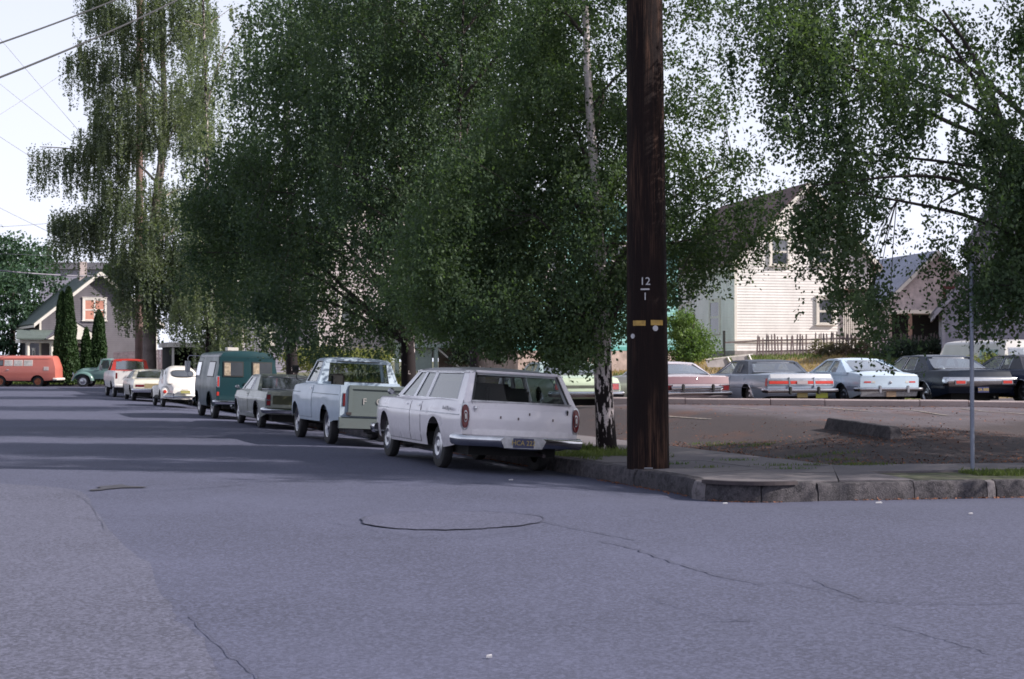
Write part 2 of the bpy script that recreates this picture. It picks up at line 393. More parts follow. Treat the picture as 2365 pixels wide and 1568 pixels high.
# land beyond the kerb: verge, lot, bank
off = KA+(-nrm)*.07
lb = [tuple(p) for p in off]+[(62, 140), (-60, 140), (-60, 101.2), (28, 101.2)]
lb = [tuple(p) for p in off]+[(64, 170), (29, 170)]
pts = np.concatenate([gridp(-1, 16, 19, 46, .3), gridp(-10, 24, 28, 64, .9), gridp(-22, 62, 22, 100, 2.2), gridp(30, 62, 60, 165, 6)])
cy = np.array([(x, curbY(x)+o) for x in np.arange(2.7, 26, .4) for o in (.02, .16)])
pts = np.concatenate([pts, cy]); dd = sdist(pts); pts = pts[(dd > .35) & inside(pts, lb)]
g = NG('dry_bank_soil'); n = g.noise(1.3, 6); n2 = g.noise(9, 5)
c = g.mix(g.ramp(n, [(.35, 0), (.65, 1)]), (.20, .125, .085), (.10, .105, .045)); g.base(g.mix(g.ramp(n2, [(.3, 0), (.7, 1)]), c, (.26, .18, .13), 'MIX')); g.set(Roughness=.95); g.bump(n2, .8, .06); BANKM = g.m
g = NG('verge_soil'); n = g.noise(3, 6); g.base(g.mix(g.ramp(n, [(.35, 0), (.65, 1)]), (.05, .045, .035), (.06, .075, .03))); g.set(Roughness=.95); SOIL = g.m
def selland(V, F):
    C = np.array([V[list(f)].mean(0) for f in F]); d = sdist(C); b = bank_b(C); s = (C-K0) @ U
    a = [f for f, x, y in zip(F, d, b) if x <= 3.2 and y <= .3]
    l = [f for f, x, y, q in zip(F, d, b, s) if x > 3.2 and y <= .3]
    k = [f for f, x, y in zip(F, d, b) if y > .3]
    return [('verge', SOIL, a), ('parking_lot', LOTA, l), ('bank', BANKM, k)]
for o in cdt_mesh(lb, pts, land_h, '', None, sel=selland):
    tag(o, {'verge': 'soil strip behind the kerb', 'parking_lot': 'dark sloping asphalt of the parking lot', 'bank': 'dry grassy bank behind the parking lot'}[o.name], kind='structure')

# far side of the cross street
def far_h(P):
    P = np.asarray(P); return .08+.5*sst((P[:, 1]-102)/12)+.08*(vnoise(P, .3, 4)-.5)*(P[:, 1] > 101.5)
fb = [(-90, 100.0), (29, 100.6), (29, 190), (-90, 190)]
fp = gridp(-88, 28, 101, 188, 3.5)
tag(cdt_mesh(fb, fp[inside(fp, fb)], far_h, 'far_verge', GRASSG)[0], 'grassy ground beyond the far cross street', kind='structure')
mb = MB(); mb.box(-80, 28, 99.9, 100.05, -.15, .1); tag(mb.build('far_kerb', CONC), 'low kerb across the far end of the street', kind='structure')
# left side of the street (outside the frame)
lf = [ST(-30, -11.6), ST(72, -11.6), (-75, 95), (-75, -14)]
mb = MB(); mb.add([(x, y, .08) for x, y in lf], [(0, 1, 2, 3)]); tag(mb.build('left_verge', GRASSG), 'ground on the left side of the street', kind='structure')

# kerb stones, each a block of its own
kroot = thing('kerb', None, None, kind='structure'); kroot['label'] = 'old chipped concrete kerb round the street corner'
# arc-length resample of the near part
near = [p for p in KL if p[1] < 45 and p[0] < 30]; near = np.array(near)
seg = np.hypot(*np.diff(near, axis=0).T); cum = np.concatenate([[0], np.cumsum(seg)])
def at_arc(a): return np.array((np.interp(a, cum, near[:, 0]), np.interp(a, cum, near[:, 1])))
CONCK = kerbmat('kerb_concrete_light', (.12, .11, .12), (.20, .18, .195))
a = 0; rk = random.Random(3); k = 0
CONCB = kerbmat('kerb_concrete_b', (.042, .04, .048), (.09, .082, .092))
def kerb_block(a0, a1, top, chip, mat, tilt):
    n = max(2, int((a1-a0)/.055)); mb = MB(); rows = []
    for i in range(n+1):
        aa = a0+(a1-a0)*i/n; p = at_arc(aa); q = at_arc(min(aa+.05, cum[-1])); p0 = at_arc(max(aa-.05, 0)); d = q-p0; d /= np.linalg.norm(d); m = np.array((-d[1], d[0]))
        e = abs(i/n-.5)*2; nz = float(vnoise([(aa*3.1, 2.)], 1.0, 5)[0]); n5 = float(vnoise([(aa*11., 7.)], 1.0, 6)[0]); c = (chip*(e**14))+rk.uniform(-.003, .003)+.10*max(0, nz-.68)+.04*max(0, n5-.55); zt = top+rk.uniform(-.003, .003)+tilt*(i/n-.5)
        prof = [(.0+c*.3, -.3), (-.004+c*.3, -.03+rk.uniform(-.01, .01)), (.008+c+rk.uniform(0, .006), zt-.03-c*.8), (.018+c, zt-.006-c*.9), (.042+c*.6, zt-c*.3), (.17, zt+.002), (.17, -.3)]
        rows.append([(*(p+m*x), z) for x, z in prof])
    mb.grid(rows); mb.add([rows[0][j] for j in range(7)], [tuple(range(7))]); mb.add([rows[-1][j] for j in range(7)], [tuple(range(7))[::-1]])
    mb.build('kerb_stone', mat, kroot, 35)
total = cum[-1]
# breakpoints: the joints one sees near the corner, measured
def arc_of(x, y):
    P = np.array((x, y)); aa = np.linspace(0, total, 3000); q = np.array([at_arc(v) for v in aa]); return aa[np.argmin(np.hypot(*(q-P).T))]
J = [arc_of(*G(*p, -.1)) for p in ((1385, 1105), (1440, 1117), (1580, 1145), (1608, 1151), (1760, 1157), (1895, 1152), (2105, 1146), (2275, 1144), (2290, 1143))]
br = []; x = 0
while x < J[0]-1.5: br.append((x, x+2.3)); x += 2.32
br.append((x, J[0]-.01))
for i in range(len(J)-1): br.append((J[i]+(.006 if i != 0 else .10), J[i+1]-.006))
x = J[-1]+.02
while x < total-2.5: br.append((x, x+2.4)); x += 2.43
for i, (p, q) in enumerate(br):
    if q-p < .08: continue
    light = rk.random() < .3 or (q-p < .5)
    kerb_block(p, q, .098+rk.uniform(-.008, .012), rk.choice([.004, .01, .03]), CONCK if (q-p < .45) else (CONC if light else CONCB), rk.uniform(-.01, .01))
# rust-dark steel nosing that has come loose at the corner
mb = MB(); rows = []
for i in range(21):
    aa = arc_of(*G(1600, 1150, -.1))+.02+(arc_of(*G(1838, 1153, -.1))-arc_of(*G(1600, 1150, -.1)))*i/20; p = at_arc(aa); q = at_arc(aa+.05); d = q-p; d /= np.linalg.norm(d); m = np.array((-d[1], d[0]))
    o = -.035*math.sin(i/20*3.1)
    rows.append([(*(p+m*x), z) for x, z in ((-.012+o, .082), (-.012+o, .128), (.06, .132), (.06, .12), (.0+o, .116), (.0+o, .082))])
mb.grid([r+[r[0]] for r in rows]); mb.build('steel_edge', flat('rusty_steel', (.035, .025, .03), .6, .4, 10), kroot)

# pavement slabs
swr = thing('sidewalk', None, None, kind='structure'); swr['label'] = 'worn concrete pavement slabs round the corner'
SLM = [asphalt('pavement_concrete_%s' % n, c, .12, .25) for n, c in (('a', (.135, .12, .135)), ('b', (.15, .135, .145)), ('c', (.118, .106, .12)))]
Am = np.array([N_, M1]); bb = np.array([N_ @ K0+3.1, M1 @ C0+3.1]); I_ = np.linalg.solve(Am, bb)
sI = float((I_-K0) @ U); aI = float((I_-C0) @ E1)
def slab(poly, z=.108, mat=None):
    c = sum(np.array(p) for p in poly)/len(poly); tx = rk.uniform(-.004, .004); ty = rk.uniform(-.004, .004); z += rk.uniform(-.004, .004)
    vs = []
    for p in poly:
        p = c+(np.array(p)-c)*(1-.012/max(.5, np.linalg.norm(np.array(p)-c))); vs.append((p[0], p[1], z+tx*(p[0]-c[0])+ty*(p[1]-c[1])))
    mb = MB(); k = len(vs); mb.slab(vs, (0, 0, -1), .1); mb.build('paving_slab', mat or rk.choice(SLM), swr)
s = sI
while s < 44:
    L = 1.55; slab([ST(s, 1.75), ST(s, 3.1), ST(s+L, 3.1), ST(s+L, 1.75)])
    if s < -1.0 or (12 < s < 14.5): slab([ST(s, .18), ST(s, 1.74), ST(s+L, 1.74), ST(s+L, .18)])
    s += L
a = aI; first_grass = None
while a < 26:
    L = 1.5; slab([CR(a, 1.75), CR(a+L, 1.75), CR(a+L, 3.1), CR(a, 3.1)])
    if a < 1.2: slab([CR(a, .18), CR(a+L, .18), CR(a+L, 1.74), CR(a, 1.74)])
    elif first_grass is None: first_grass = a
    a += L
# corner fan
a0 = arc_of(*ST(sI, 0)); a1 = arc_of(*CR(aI, 0))
cuts = np.linspace(a0, a1, 6)
for i in range(5):
    arc = [at_arc(v) for v in np.linspace(cuts[i], cuts[i+1], 6)]
    aro = []
    for j, p in enumerate(arc):
        q = at_arc(np.linspace(cuts[i], cuts[i+1], 6)[j]+.05); d = q-p; d /= np.linalg.norm(d); aro.append(p+np.array((-d[1], d[0]))*.18)
    mid0 = I_+(aro[0]-I_)*.5; mid1 = I_+(aro[-1]-I_)*.5
    slab([tuple(mid0)]+[tuple(p) for p in aro]+[tuple(mid1)]); slab([tuple(I_), tuple(mid0), tuple(mid1)])

# long pale kerb wall in front of the parked cars
cw = thing('lot_kerb', None, None, kind='structure'); cw['label'] = 'long pale concrete kerb before the row of parked cars'
x = 2.62
for L in (1.9, 2.1, 1.3, 2.2, 1.1, 2.2, 2.2, 2.2, 2.2, 2.2, 2.2, 2.2):
    p = (x, curbY(x)); q = (x+L-.02, curbY(x+L-.02)); mb = MB()
    zt = .655+rk.uniform(-.008, .008); rows = []
    for (X, Y) in (p, q):
        rows.append([(X, Y-.11, .25), (X, Y-.10, zt-.03), (X, Y-.07, zt), (X, Y+.07, zt), (X, Y+.1, zt-.03), (X, Y+.1, .1)])
    mb.grid(rows); mb.add(rows[0], [tuple(range(6))]); mb.add(rows[1], [tuple(range(6))]); mb.build('kerb_block', CONC2, cw); x += L
# faded stall lines
g = NG('faded_line_paint'); g.base(g.mix(g.ramp(g.noise(14, 4), [(.42, 0), (.6, 1)]), (.10, .09, .10), (.34, .30, .25))); g.set(Roughness=.8); LINEP = g.m
def lot_line(p, q, w=.09):
    mb = MB(); p = np.array(p); q = np.array(q); d = (q-p)/np.linalg.norm(q-p); m = np.array((-d[1], d[0]))*w/2; rows = []
    for i in range(25):
        c = p+(q-p)*i/24; rows.append([(*(c+m*k), HL(*(c+m*k))+.012) for k in (-1, 0, 1)])
    mb.grid(rows); tag(mb.build('stall_line', LINEP), 'faded painted stall line on the lot', kind='structure')
for (xa, ya, xb, yb) in ((1530, 950, 1640, 958), (1640, 941, 1760, 948), (1850, 940, 2010, 953), (2030, 944, 2190, 960), (2220, 946, 2380, 962)):
    lot_line(G(xa, ya, .47), G(xb, yb, .46))
# ================================================================ vehicles
def fn(lst, sm=.0):
    if not hasattr(lst, '__len__'): return lambda x: lst
    xs = [a for a, b in lst]; ys = [b for a, b in lst]
    if sm == 0: return lambda x: float(np.interp(x, xs, ys))
    return lambda x: float(sum(np.interp(x+d*sm, xs, ys) for d in (-1, -.6, -.3, 0, .3, .6, 1))/7)
WHEELS = {}
def wheel_meshes(r, w, cap):
    key = (round(r, 3), w, cap)
    if key in WHEELS: return WHEELS[key]
    t = MB(); t.lathe([(r*.60, w/2-.035), (r*.62, w/2-.005), (r*.80, w/2), (r*.95, w/2-.015), (r, w/2-.045), (r, -w/2+.045), (r*.95, -w/2+.015), (r*.8, -w/2), (r*.6, -w/2+.02)], 32)
    tm = t.mesh('wheel', 40); tm.materials.append(TYRE)
    c = MB()
    if cap == 'full': pr = [(0, w/2+.012), (r*.10, w/2+.01), (r*.16, w/2-.004), (r*.34, w/2-.012), (r*.44, w/2+.006), (r*.60, w/2-.006), (r*.63, w/2-.02)]
    elif cap == 'moon': pr = [(0, w/2+.02), (r*.15, w/2+.015), (r*.28, w/2-.01), (r*.30, w/2-.03), (r*.5, w/2-.045), (r*.56, w/2-.015), (r*.63, w/2-.01)]
    else: pr = [(0, w/2-.01), (r*.18, w/2-.01), (r*.22, w/2-.03), (r*.5, w/2-.05), (r*.55, w/2-.02), (r*.62, w/2-.012)]
    c.lathe(pr, 28); cm = c.mesh('hubcap', 40)
    WHEELS[key] = (tm, cm); return WHEELS[key]

class Car:
    def __init__(s, name, label, cat, L, W, zs, zd, sill, axles, wr, mat, inset, lean=None, flean=None, bow=.05, fbow=.15, arch=None, rc=.06,
                 rail=None, track=None, cap='full', ww=.17, capmat=None, arch_top=None, nst=46, capover=False, group=None, smooth=28, archz=None):
        s.root = thing(name, label, cat, group=group); s.L = L; s.W = fn(W, .22); s.zs = fn(zs, .10); s.zd = fn(zd, .12); s.sill = fn(sill, .05); s.ins = fn(inset, .012)
        s.lean = fn(lean or [(0, 0), (1, 0)], .01); s.flean = fn(flean or [(0, .1), (.4, 0), (1, .12)], .03); s.bow = bow; s.fbow = fbow; s.ax = axles; s.wr = wr; s.mat = mat
        s.arch = arch or wr+.09; s.rc = rc; s.rail = rail; s.trk = track or 2*(s.W(L/2)-.16); s.archz = archz if archz is not None else wr+.01
        ls = list(np.linspace(0, L, nst))
        for c in axles:
            for k in range(0, 13): ls.append(c-s.arch*math.cos(math.pi*k/12))
            ls += [c-s.arch-.002, c+s.arch+.002]
        if rail: ls += [rail[0]-.001, rail[0]+.001, rail[1]-.001, rail[1]+.001]
        ls = sorted(set(round(v, 4) for v in ls if 0 <= v <= L)); mb = MB(); rows = []
        for l in ls: rows.append(s.row(l))
        mb.grid(rows)
        for l in (0, L):
            n = len(rows[0]); half = s.section(l); gr = []
            for (x, z) in half: gr.append([s.P(x*k, l, z) for k in (1, .96, .8, .5, .2, 0, -.2, -.5, -.8, -.96, -1)])
            mb.grid(gr)
        s.body = mb.build('body', mat, s.root, smooth)
        u = MB(); w = s.W(L/2)
        u.box(-w+.30, w-.30, .35-L/2, L-.35-L/2, s.sill(L/2)-.06, s.sill(L/2)+.25)
        u.box(-w+.08, w-.08, axles[0]+s.arch+.05-L/2, axles[1]-s.arch-.05-L/2, s.sill(L/2)+.02, s.sill(L/2)+.2)
        u.tube([(-w+.2, axles[0]-L/2, wr), (w-.2, axles[0]-L/2, wr)], .06, 8); u.tube([(-w+.2, axles[1]-L/2, wr), (w-.2, axles[1]-L/2, wr)], .05, 8)
        u.tube([(-.0, axles[0]-L/2-.12, wr), (.0, axles[0]-L/2+.12, wr)], .15, 10)
        u.tube([(.42, -L/2+.1, .27), (.42, 0, .3)], .03, 8)
        u.build('underbody', BLACK, s.root)
        tm, cm = wheel_meshes(wr, ww, cap)
        for c in axles:
            for sd_ in (-1, 1):
                o = link('wheel', tm, None, s.root); o.location = (sd_*s.trk/2, c-L/2, wr)
                o.rotation_euler = (0, 0, 0 if sd_ > 0 else math.pi)
                h = bpy.data.objects.new('hubcap', cm); COL.objects.link(h); h.parent = o
                if not cm.materials: cm.materials.append(capmat or CHROMED)
    def zb(s, l):
        z = s.sill(l)
        for c in s.ax:
            if abs(l-c) < s.arch: z = max(z, s.archz+math.sqrt(max(0, s.arch**2-(l-c)**2))*.98)
        return z
    def section(s, l):
        w = s.W(l); zs = s.zs(l); zd = s.zd(l); zb = min(s.zb(l), zs-s.rc-.03); rc = s.rc; pts = []
        for i in range(13):
            z = zb+(zs-rc-zb)*i/12; pts.append((w-s.ins(z), z))
        cx = pts[-1][0]-rc; cz = zs-rc
        for a in (22, 45, 68, 90): pts.append((cx+rc*math.cos(R(a)), cz+rc*math.sin(R(a))))
        xe = cx
        if s.rail and s.rail[0] <= l <= s.rail[1]: pts += [(xe-.02, zs), (xe-.03, s.rail[2]), (0, s.rail[2])]
        else: pts += [(x*xe, zd-(zd-zs)*x**2.2) for x in (.66, .33, 0)]
        return pts
    def P(s, x, l, z):
        w = max(.1, s.W(l)); fr = max(0, 1-l/.7); ff = max(0, 1-(s.L-l)/.8)
        l2 = l+(s.lean(z)+s.bow*(x/w)**2)*fr**1.0-(s.flean(z)+s.fbow*(x/w)**2)*ff
        return (x, l2-s.L/2, z)
    def row(s, l):
        h = s.section(l); return [s.P(x, l, z) for x, z in h]+[s.P(-x, l, z) for x, z in h[-2::-1]]
    def rl(s, x, z): return s.lean(z)+s.bow*(x/s.W(0))**2-s.L/2
    def side(s, name, l0, l1, z0, z1, off, mat, sd_=-1, nl=10, nz=8, parent=None, smooth=30, top=None):
        mb = MB(); rows = []
        for i in range(nl+1):
            r = []
            for j in range(nz+1):
                zz1 = z1; z = z0+(zz1-z0)*j/nz
                a = l0(z) if callable(l0) else l0; b = l1(z) if callable(l1) else l1
                l = a+(b-a)*i/nl; x = s.W(l)-s.ins(z)
                x2, y2, z2 = s.P(x, l, z); r.append((sd_*(x2+off), y2, z2))
            rows.append(r)
        mb.grid(rows)
        # rim
        for seq in (rows[0], rows[-1], [r[0] for r in rows], [r[-1] for r in rows]):
            mb.grid([seq, [(x-sd_*(off+.004), y, z) for x, y, z in seq]])
        return mb.build(name, mat, parent or s.root, smooth)
    def rear(s, name, poly, off, mat, th=.02, parent=None, sub=1, bevel=0):
        """plate on the rear face, poly of (x, z)"""
        mb = MB(); k = len(poly)
        f = [(x, s.rl(x, z)-off, z) for x, z in poly]; b = [(x, y+th+off, z) for x, y, z in f]
        mb.add(f+b, [tuple(range(k)), tuple(range(k, 2*k))[::-1]]+[(i, (i+1) % k, k+(i+1) % k, k+i) for i in range(k)])
        return mb.build(name, mat, parent or s.root, None, True, bevel)
    def rear_rect(s, name, x0, x1, z0, z1, off, mat, th=.02, n=6, parent=None, bevel=.006):
        top = [(x0+(x1-x0)*i/n, z1) for i in range(n+1)]; bot = [(x1+(x0-x1)*i/n, z0) for i in range(n+1)]
        mb = MB(); rows = []
        for z in (z0, z1): rows.append([(x0+(x1-x0)*i/n, s.rl(x0+(x1-x0)*i/n, z)-off, z) for i in range(n+1)])
        back = [[(x, y+off+th, z) for x, y, z in r] for r in rows]
        ring = [back[0], rows[0], rows[1], back[1], back[0]]; mb.grid(ring)
        for i in (0, n): mb.add([back[0][i], rows[0][i], rows[1][i], back[1][i]], [(0, 1, 2, 3)])
        return mb.build(name, mat, parent or s.root, 30, True, bevel)
    def bumper(s, name, at_rear, off, hw, z0, z1, wrap, mat, depth=.09, dip=None, guards=(), gm=None, drop=0):
        path = []; 
        for x in np.linspace(-hw, hw, 25):
            if at_rear: y = -off+s.bow*(x/hw)**2*1.0-s.L/2
            else: y = s.L/2+off-s.fbow*(x/hw)**2
            path.append((x, y))
        e = 1 if at_rear else -1
        L_ = [(-hw-.02, path[0][1]+e*wrap)]+[(-hw-.02, path[0][1]+e*.06)]+path+[(hw+.02, path[-1][1]+e*.06), (hw+.02, path[-1][1]+e*wrap)]
        rows = []; zc = (z0+z1)/2; h = (z1-z0)/2; mb = MB()
        for i, (x, y) in enumerate(L_):
            if i < 2: nx, ny = -1, 0
            elif i > len(L_)-3: nx, ny = 1, 0
            else: nx, ny = 0, -e
            if i in (2, len(L_)-3): nx, ny = (.7*(-1 if i == 2 else 1), -e*.7)
            dz = dip(x) if dip else 0
            prof = [(-.05, h), (-.01, h), (.018, h*.82), (.034, h*.5), (.036, .1*h), (.028, -h*.35), (.016, -h*.75), (-.01, -h), (-.05, -h)]
            rows.append([(x+nx*p, y+ny*p, zc+q+(dz if q < 0 else 0)) for p, q in prof])
        mb.grid(rows); b = mb.build(name, mat, s.root, 35)
        for gx in guards:
            g_ = MB(); y = -off+s.bow*(gx/hw)**2-s.L/2 if at_rear else 0; g_.box(gx-.035, gx+.035, y-.075, y+.01, z0-.03, z1+.05); g_.build('bumper_guard', gm or RUBB, b, 30, True, .015)
        return b
    def greenhouse(s, bf, tf, br, tr, zb, zt, wb, wt, panes, roofmat=None, glass=None, rg=None, crown=.05, pill=None, trim=CHROME, droop=.02, rzb=None,
                   seats=((2.6, .0), (1.7, .0)), rglass=None, rtrim=True, seatmat=None, rbow=.06, seat_h=.22):
        glass = glass or GLASS; roofmat = roofmat or s.mat; pill = pill or s.mat; H = s.L/2; rzb = rzb if rzb is not None else zb
        X = lambda z: wb+(wt-wb)*(z-zb)/(zt-zb); tb = lambda z: (z-zb)/(zt-zb)
        s.gh = dict(bf=bf, tf=tf, br=br, tr=tr, zb=zb, zt=zt, X=X)
        edges = [(bf, bf, tf, tf)]; prev = (bf, tf)
        for sd_ in (-1, 1):
            prev = (bf, tf)
            for (b1, b0, t1, t0) in list(panes)+[(br, br, tr, tr)]:      # front-to-back: leading base/top, trailing base/top
                # pillar from prev to pane leading edge
                poly = [(prev[0], zb), (b1, zb), (t1, zt), (prev[1], zt)]
                if abs(prev[0]-b1)+abs(prev[1]-t1) > .01:
                    mb = MB(); f = [(sd_*X(z), l-H, z) for l, z in poly]; mb.add(f+[(x-sd_*.05, y, z) for x, y, z in f], [(0, 1, 2, 3), (7, 6, 5, 4), (0, 1, 5, 4), (1, 2, 6, 5), (2, 3, 7, 6), (3, 0, 4, 7)])
                    mb.build('pillar', pill, s.root, None, True, .006)
                if abs(b1-b0) > .01:
                    lf = .015
                    q = [(b1, zb+lf), (b0, zb+lf), (t0, zt-.03), (t1, zt-.03)]
                    mb = MB(); mb.add([(sd_*(X(z)-.02), l-H, z) for l, z in q], [(0, 1, 2, 3)]); gl = mb.build('side_window', glass, s.root)
                    if trim:
                        mb = MB(); c = [Vector((sd_*(X(z)-.008), l-H, z)) for l, z in q]
                        for i in range(4): mb.bar(c[i], c[(i+1) % 4], .014, .02)
                        mb.build('window_trim', trim, gl)
                prev = (b0, t0)
        # belt strip between body shoulder and glass
        for sd_ in (-1, 1): mb = MB(); mb.grid([[(sd_*(X(zb)-.07), l-H, zb+.016), (sd_*(X(zb)+.0), l-H, zb+.016), (sd_*(X(zb)+.015), l-H, zb-.05)] for l in (bf, br)]); mb.build('belt_rail', s.mat, s.root, None)
        # roof
        rows = []; n = 14; wq = wt
        for i in range(n+1):
            v = i/n; l = tr-.02+(tf+.03-tr+.02)*v; k = 1-abs(2*v-1)**5*.75; z0 = zt-droop*abs(2*v-1)**2.5; ee = .03*abs(2*v-1)**8
            half = [(wq-.03, z0-.035), (wq+.012-ee, z0-.03), (wq+.014-ee, z0-.005), (wq-.02-ee, z0+.03*k+.005), (wq*.8, z0+.012+crown*.62*k), (wq*.5, z0+.015+crown*.88*k), (0, z0+.016+crown*k)]
            rows.append([(x, l-H, z) for x, z in half]+[(-x, l-H, z) for x, z in half[-2::-1]])
        mb = MB(); mb.grid(rows)
        for r in (rows[0], rows[-1]): mb.add(r, [tuple(range(len(r)))])
        s.roof = mb.build('roof', roofmat, s.root, 40)
        mb = MB(); mb.box(-wt+.04, wt-.04, tr+.06-H, tf-.05-H, zt-.05, zt-.038); mb.build('headliner', INTD, s.root)
        # windscreen and rear window
        def screen(name, lb, lt, zb_, hb, ht, gl, fwd, tm):
            rws = []
            for j in range(5):
                v = j/4; z = zb_+.01+(zt-.03-zb_)*v; hw = hb+(ht-hb)*v; l = lb+(lt-lb)*v
                rws.append([(hw*k, l-H-fwd*rbow*(abs(k)**2.5)+fwd*rbow*.55, z) for k in np.linspace(-1, 1, 11)])
            mb = MB(); mb.grid(rws); o = mb.build(name, gl, s.root, 60)
            if tm:
                mb = MB(); ring = rws[0]+[r[-1] for r in rws[1:]]+rws[-1][-2::-1]+[r[0] for r in rws[-2:0:-1]]; ring = [Vector(p)+Vector((0, fwd*.008, 0)) for p in ring]
                for i in range(len(ring)): mb.bar(ring[i], ring[(i+1) % len(ring)], .022, .018)
                mb.build('window_trim', tm, o)
            return o
        screen('windscreen', bf, tf, zb, wb-.05, wt-.05, GLASS, 1, None)
        hb, ht = rg if rg else (wb-.05, wt-.05)
        s.rw = screen('rear_window', br, tr, rzb, hb, ht, rglass or glass, -1, trim if rtrim else None)
        if rg:                                           # body between side pillars and the narrower rear glass
            for sd_ in (-1, 1):
                mb = MB(); rws = []
                for j in range(6):
                    v = j/5; z = zb+(zt-zb)*v; zz = rzb+.0+(zt-rzb)*v; l = br+(tr-br)*v; hw = hb+(ht-hb)*v
                    rws.append([(sd_*(X(z)+(hw-.0-X(z))*q), l-H+(rbow*.45-.0)*(1-q)**1.2*.4, z+(zz-z)*q) for q in (0, .25, .6, 1)])
                mb.grid(rws); mb.build('rear_quarter', pill if rg[0] > 0 else s.mat, s.root, 40)
        # inside
        mb = MB(); mb.box(-wb+.06, wb-.06, br+.12-H, bf-.15-H, zb-.12, zb-.005); mb.build('interior_trim', seatmat or INTD, s.root)
        for (l, dz) in seats:
            for x0, x1 in ((-wb+.14, -.03), (.03, wb-.14)):
                mb = MB(); mb.box(x0, x1, l-.07-H, l+.07-H, zb-.15, zb+seat_h*.4+dz); mb.build('seat', seatmat or INTD, s.root, 40, True, .04)
        mb = MB(); c = Vector((-.36, bf-.42-H, zb+.01)); tt = [c+Vector((.18*math.cos(a), .06*math.sin(a), .17*math.sin(a))) for a in np.linspace(0, 2*math.pi, 17)]
        mb.tube(tt, .012, 6); mb.build('steering_wheel', BLACK, s.root, 60)
    def plate(s, z, txt=None, w=.30, h=.15, col=(.05, .055, .12), tc=(.42, .31, .09), off=.03, x=0):
        m = flat('plate_%.2f_%.2f' % (col[0], col[2]), col, .4, .1); y = s.rl(x, z)-off; mb = MB(); mb.box(x-w/2, x+w/2, y-.006, y+.004, z-h/2, z+h/2); p = mb.build('licence_plate', m, s.root, None, True, .003)
        if txt: text('plate_text', txt, h*.72, Matrix.Translation((x, y-.0075, z)) @ Matrix.Rotation(R(90), 4, 'X'), flat('plate_ink_%.2f' % tc[0], tc, .5, .05), p, .001)
        return p
    def lip(s, c, mat, r=None, w=.02, parent=None):           # bright or painted wheel-arch lip, left and right
        for sd_ in (-1, 1):
            mb = MB(); pts = []
            r = r or s.arch
            for a in np.linspace(R(4), R(176), 19):
                l = c+math.cos(a)*r; z = s.archz+math.sin(a)*r*.98; x, y, z = s.P(s.W(l)-s.ins(z), l, z); pts.append((sd_*(x+.002), y, z))
            mb.tube(pts, w, 6); mb.build('arch_lip', mat, s.root, 60)
    def mirror(s, l, z, sd_=-1, mat=None, x=None):
        x = x or s.W(l); mb = MB(); mb.tube([(sd_*(x-.06), l-s.L/2, z-.06), (sd_*(x+.03), l-s.L/2, z-.02), (sd_*(x+.07), l-s.L/2, z)], .01, 6)
        mb.lathe([(0, -.02), (.035, -.02), (.055, 0), (.055, .02), (0, .02)], 14, Matrix.Translation((sd_*(x+.09), l-s.L/2, z+.01)) @ Matrix.Rotation(R(90), 4, 'Z')); mb.build('side_mirror', mat or CHROMED, s.root, 40)
    def handle(s, l, z, mat=CHROME):
        for sd_ in (-1, 1):
            x, y, z_ = s.P(s.W(l)-s.ins(z), l, z); mb = MB(); mb.box(min(sd_*x, sd_*(x+.03)), max(sd_*x, sd_*(x+.03)), y-.08, y+.07, z-.014, z+.014); mb.build('door_handle', mat, s.root, 30, True, .008)
    def doors(s, spans, z0, z1, mat=None, gap=.007):
        for (a, b) in spans:
            for sd_ in (-1, 1):
                d = s.side('door', a, b, z0, z1, .007, mat or s.mat, sd_)
                s.side('door_gap', a-gap, b+gap, z0-gap, z1+gap*.2, .003, RUBB, sd_, parent=d)
    def place(s, anchor, a, roll=0, pitch=0, z=None, hf=HR):
        lx, ly = -s.trk/2, s.ax[0]-s.L/2; ca, sa = math.cos(a), math.sin(a)
        ox = anchor[0]-(lx*ca-ly*sa); oy = anchor[1]-(lx*sa+ly*ca)
        zl = z if z is not None else hf(*anchor)
        s.root.location = (ox, oy, zl-math.sin(roll)*s.trk/2-math.sin(pitch)*ly-.012); s.root.rotation_euler = (pitch, roll, a)
    def place_rear(s, x, y, a, z):          # middle of the rear end
        ly = -s.L/2; s.root.location = (x+ly*math.sin(a), y-ly*math.cos(a), z-.012); s.root.rotation_euler = (0, 0, a)

HEAD = R(19.6)
def row_pt(s, t=-1.83): return ST(s, t)

# ---- white station wagon
P_WAG = paint('old_white_paint', (.80, .75, .79), .25, .4)
c = Car('station_wagon', 'long white station wagon parked at the corner kerb beside the utility pole', 'car', 5.36,
        [(0, .93), (.25, .975), (1.2, .995), (2.6, 1.0), (4.2, .99), (5.0, .95), (5.36, .88)],
        [(0, .985), (.6, .985), (1.3, .99), (2.2, .955), (3.2, .955), (3.9, .96), (5.0, .95), (5.36, .90)],
        [(0, .96), (3.7, .95), (3.9, 1.01), (5.0, .97), (5.36, .90)], [(0, .40), (.5, .33), (.95, .29), (4.6, .27), (5.0, .30), (5.36, .38)], (1.33, 4.35), .345, P_WAG,
        [(.2, .085), (.36, .055), (.42, .03), (.60, .012), (.775, .0), (.79, .018), (.86, .018), (.94, .05), (1.0, .075)],
        lean=[(.3, .05), (.5, .0), (.75, -.015), (.97, .03), (1.0, .05)], bow=.05, arch=.40, rc=.045, track=1.60, cap='full', archz=.325)
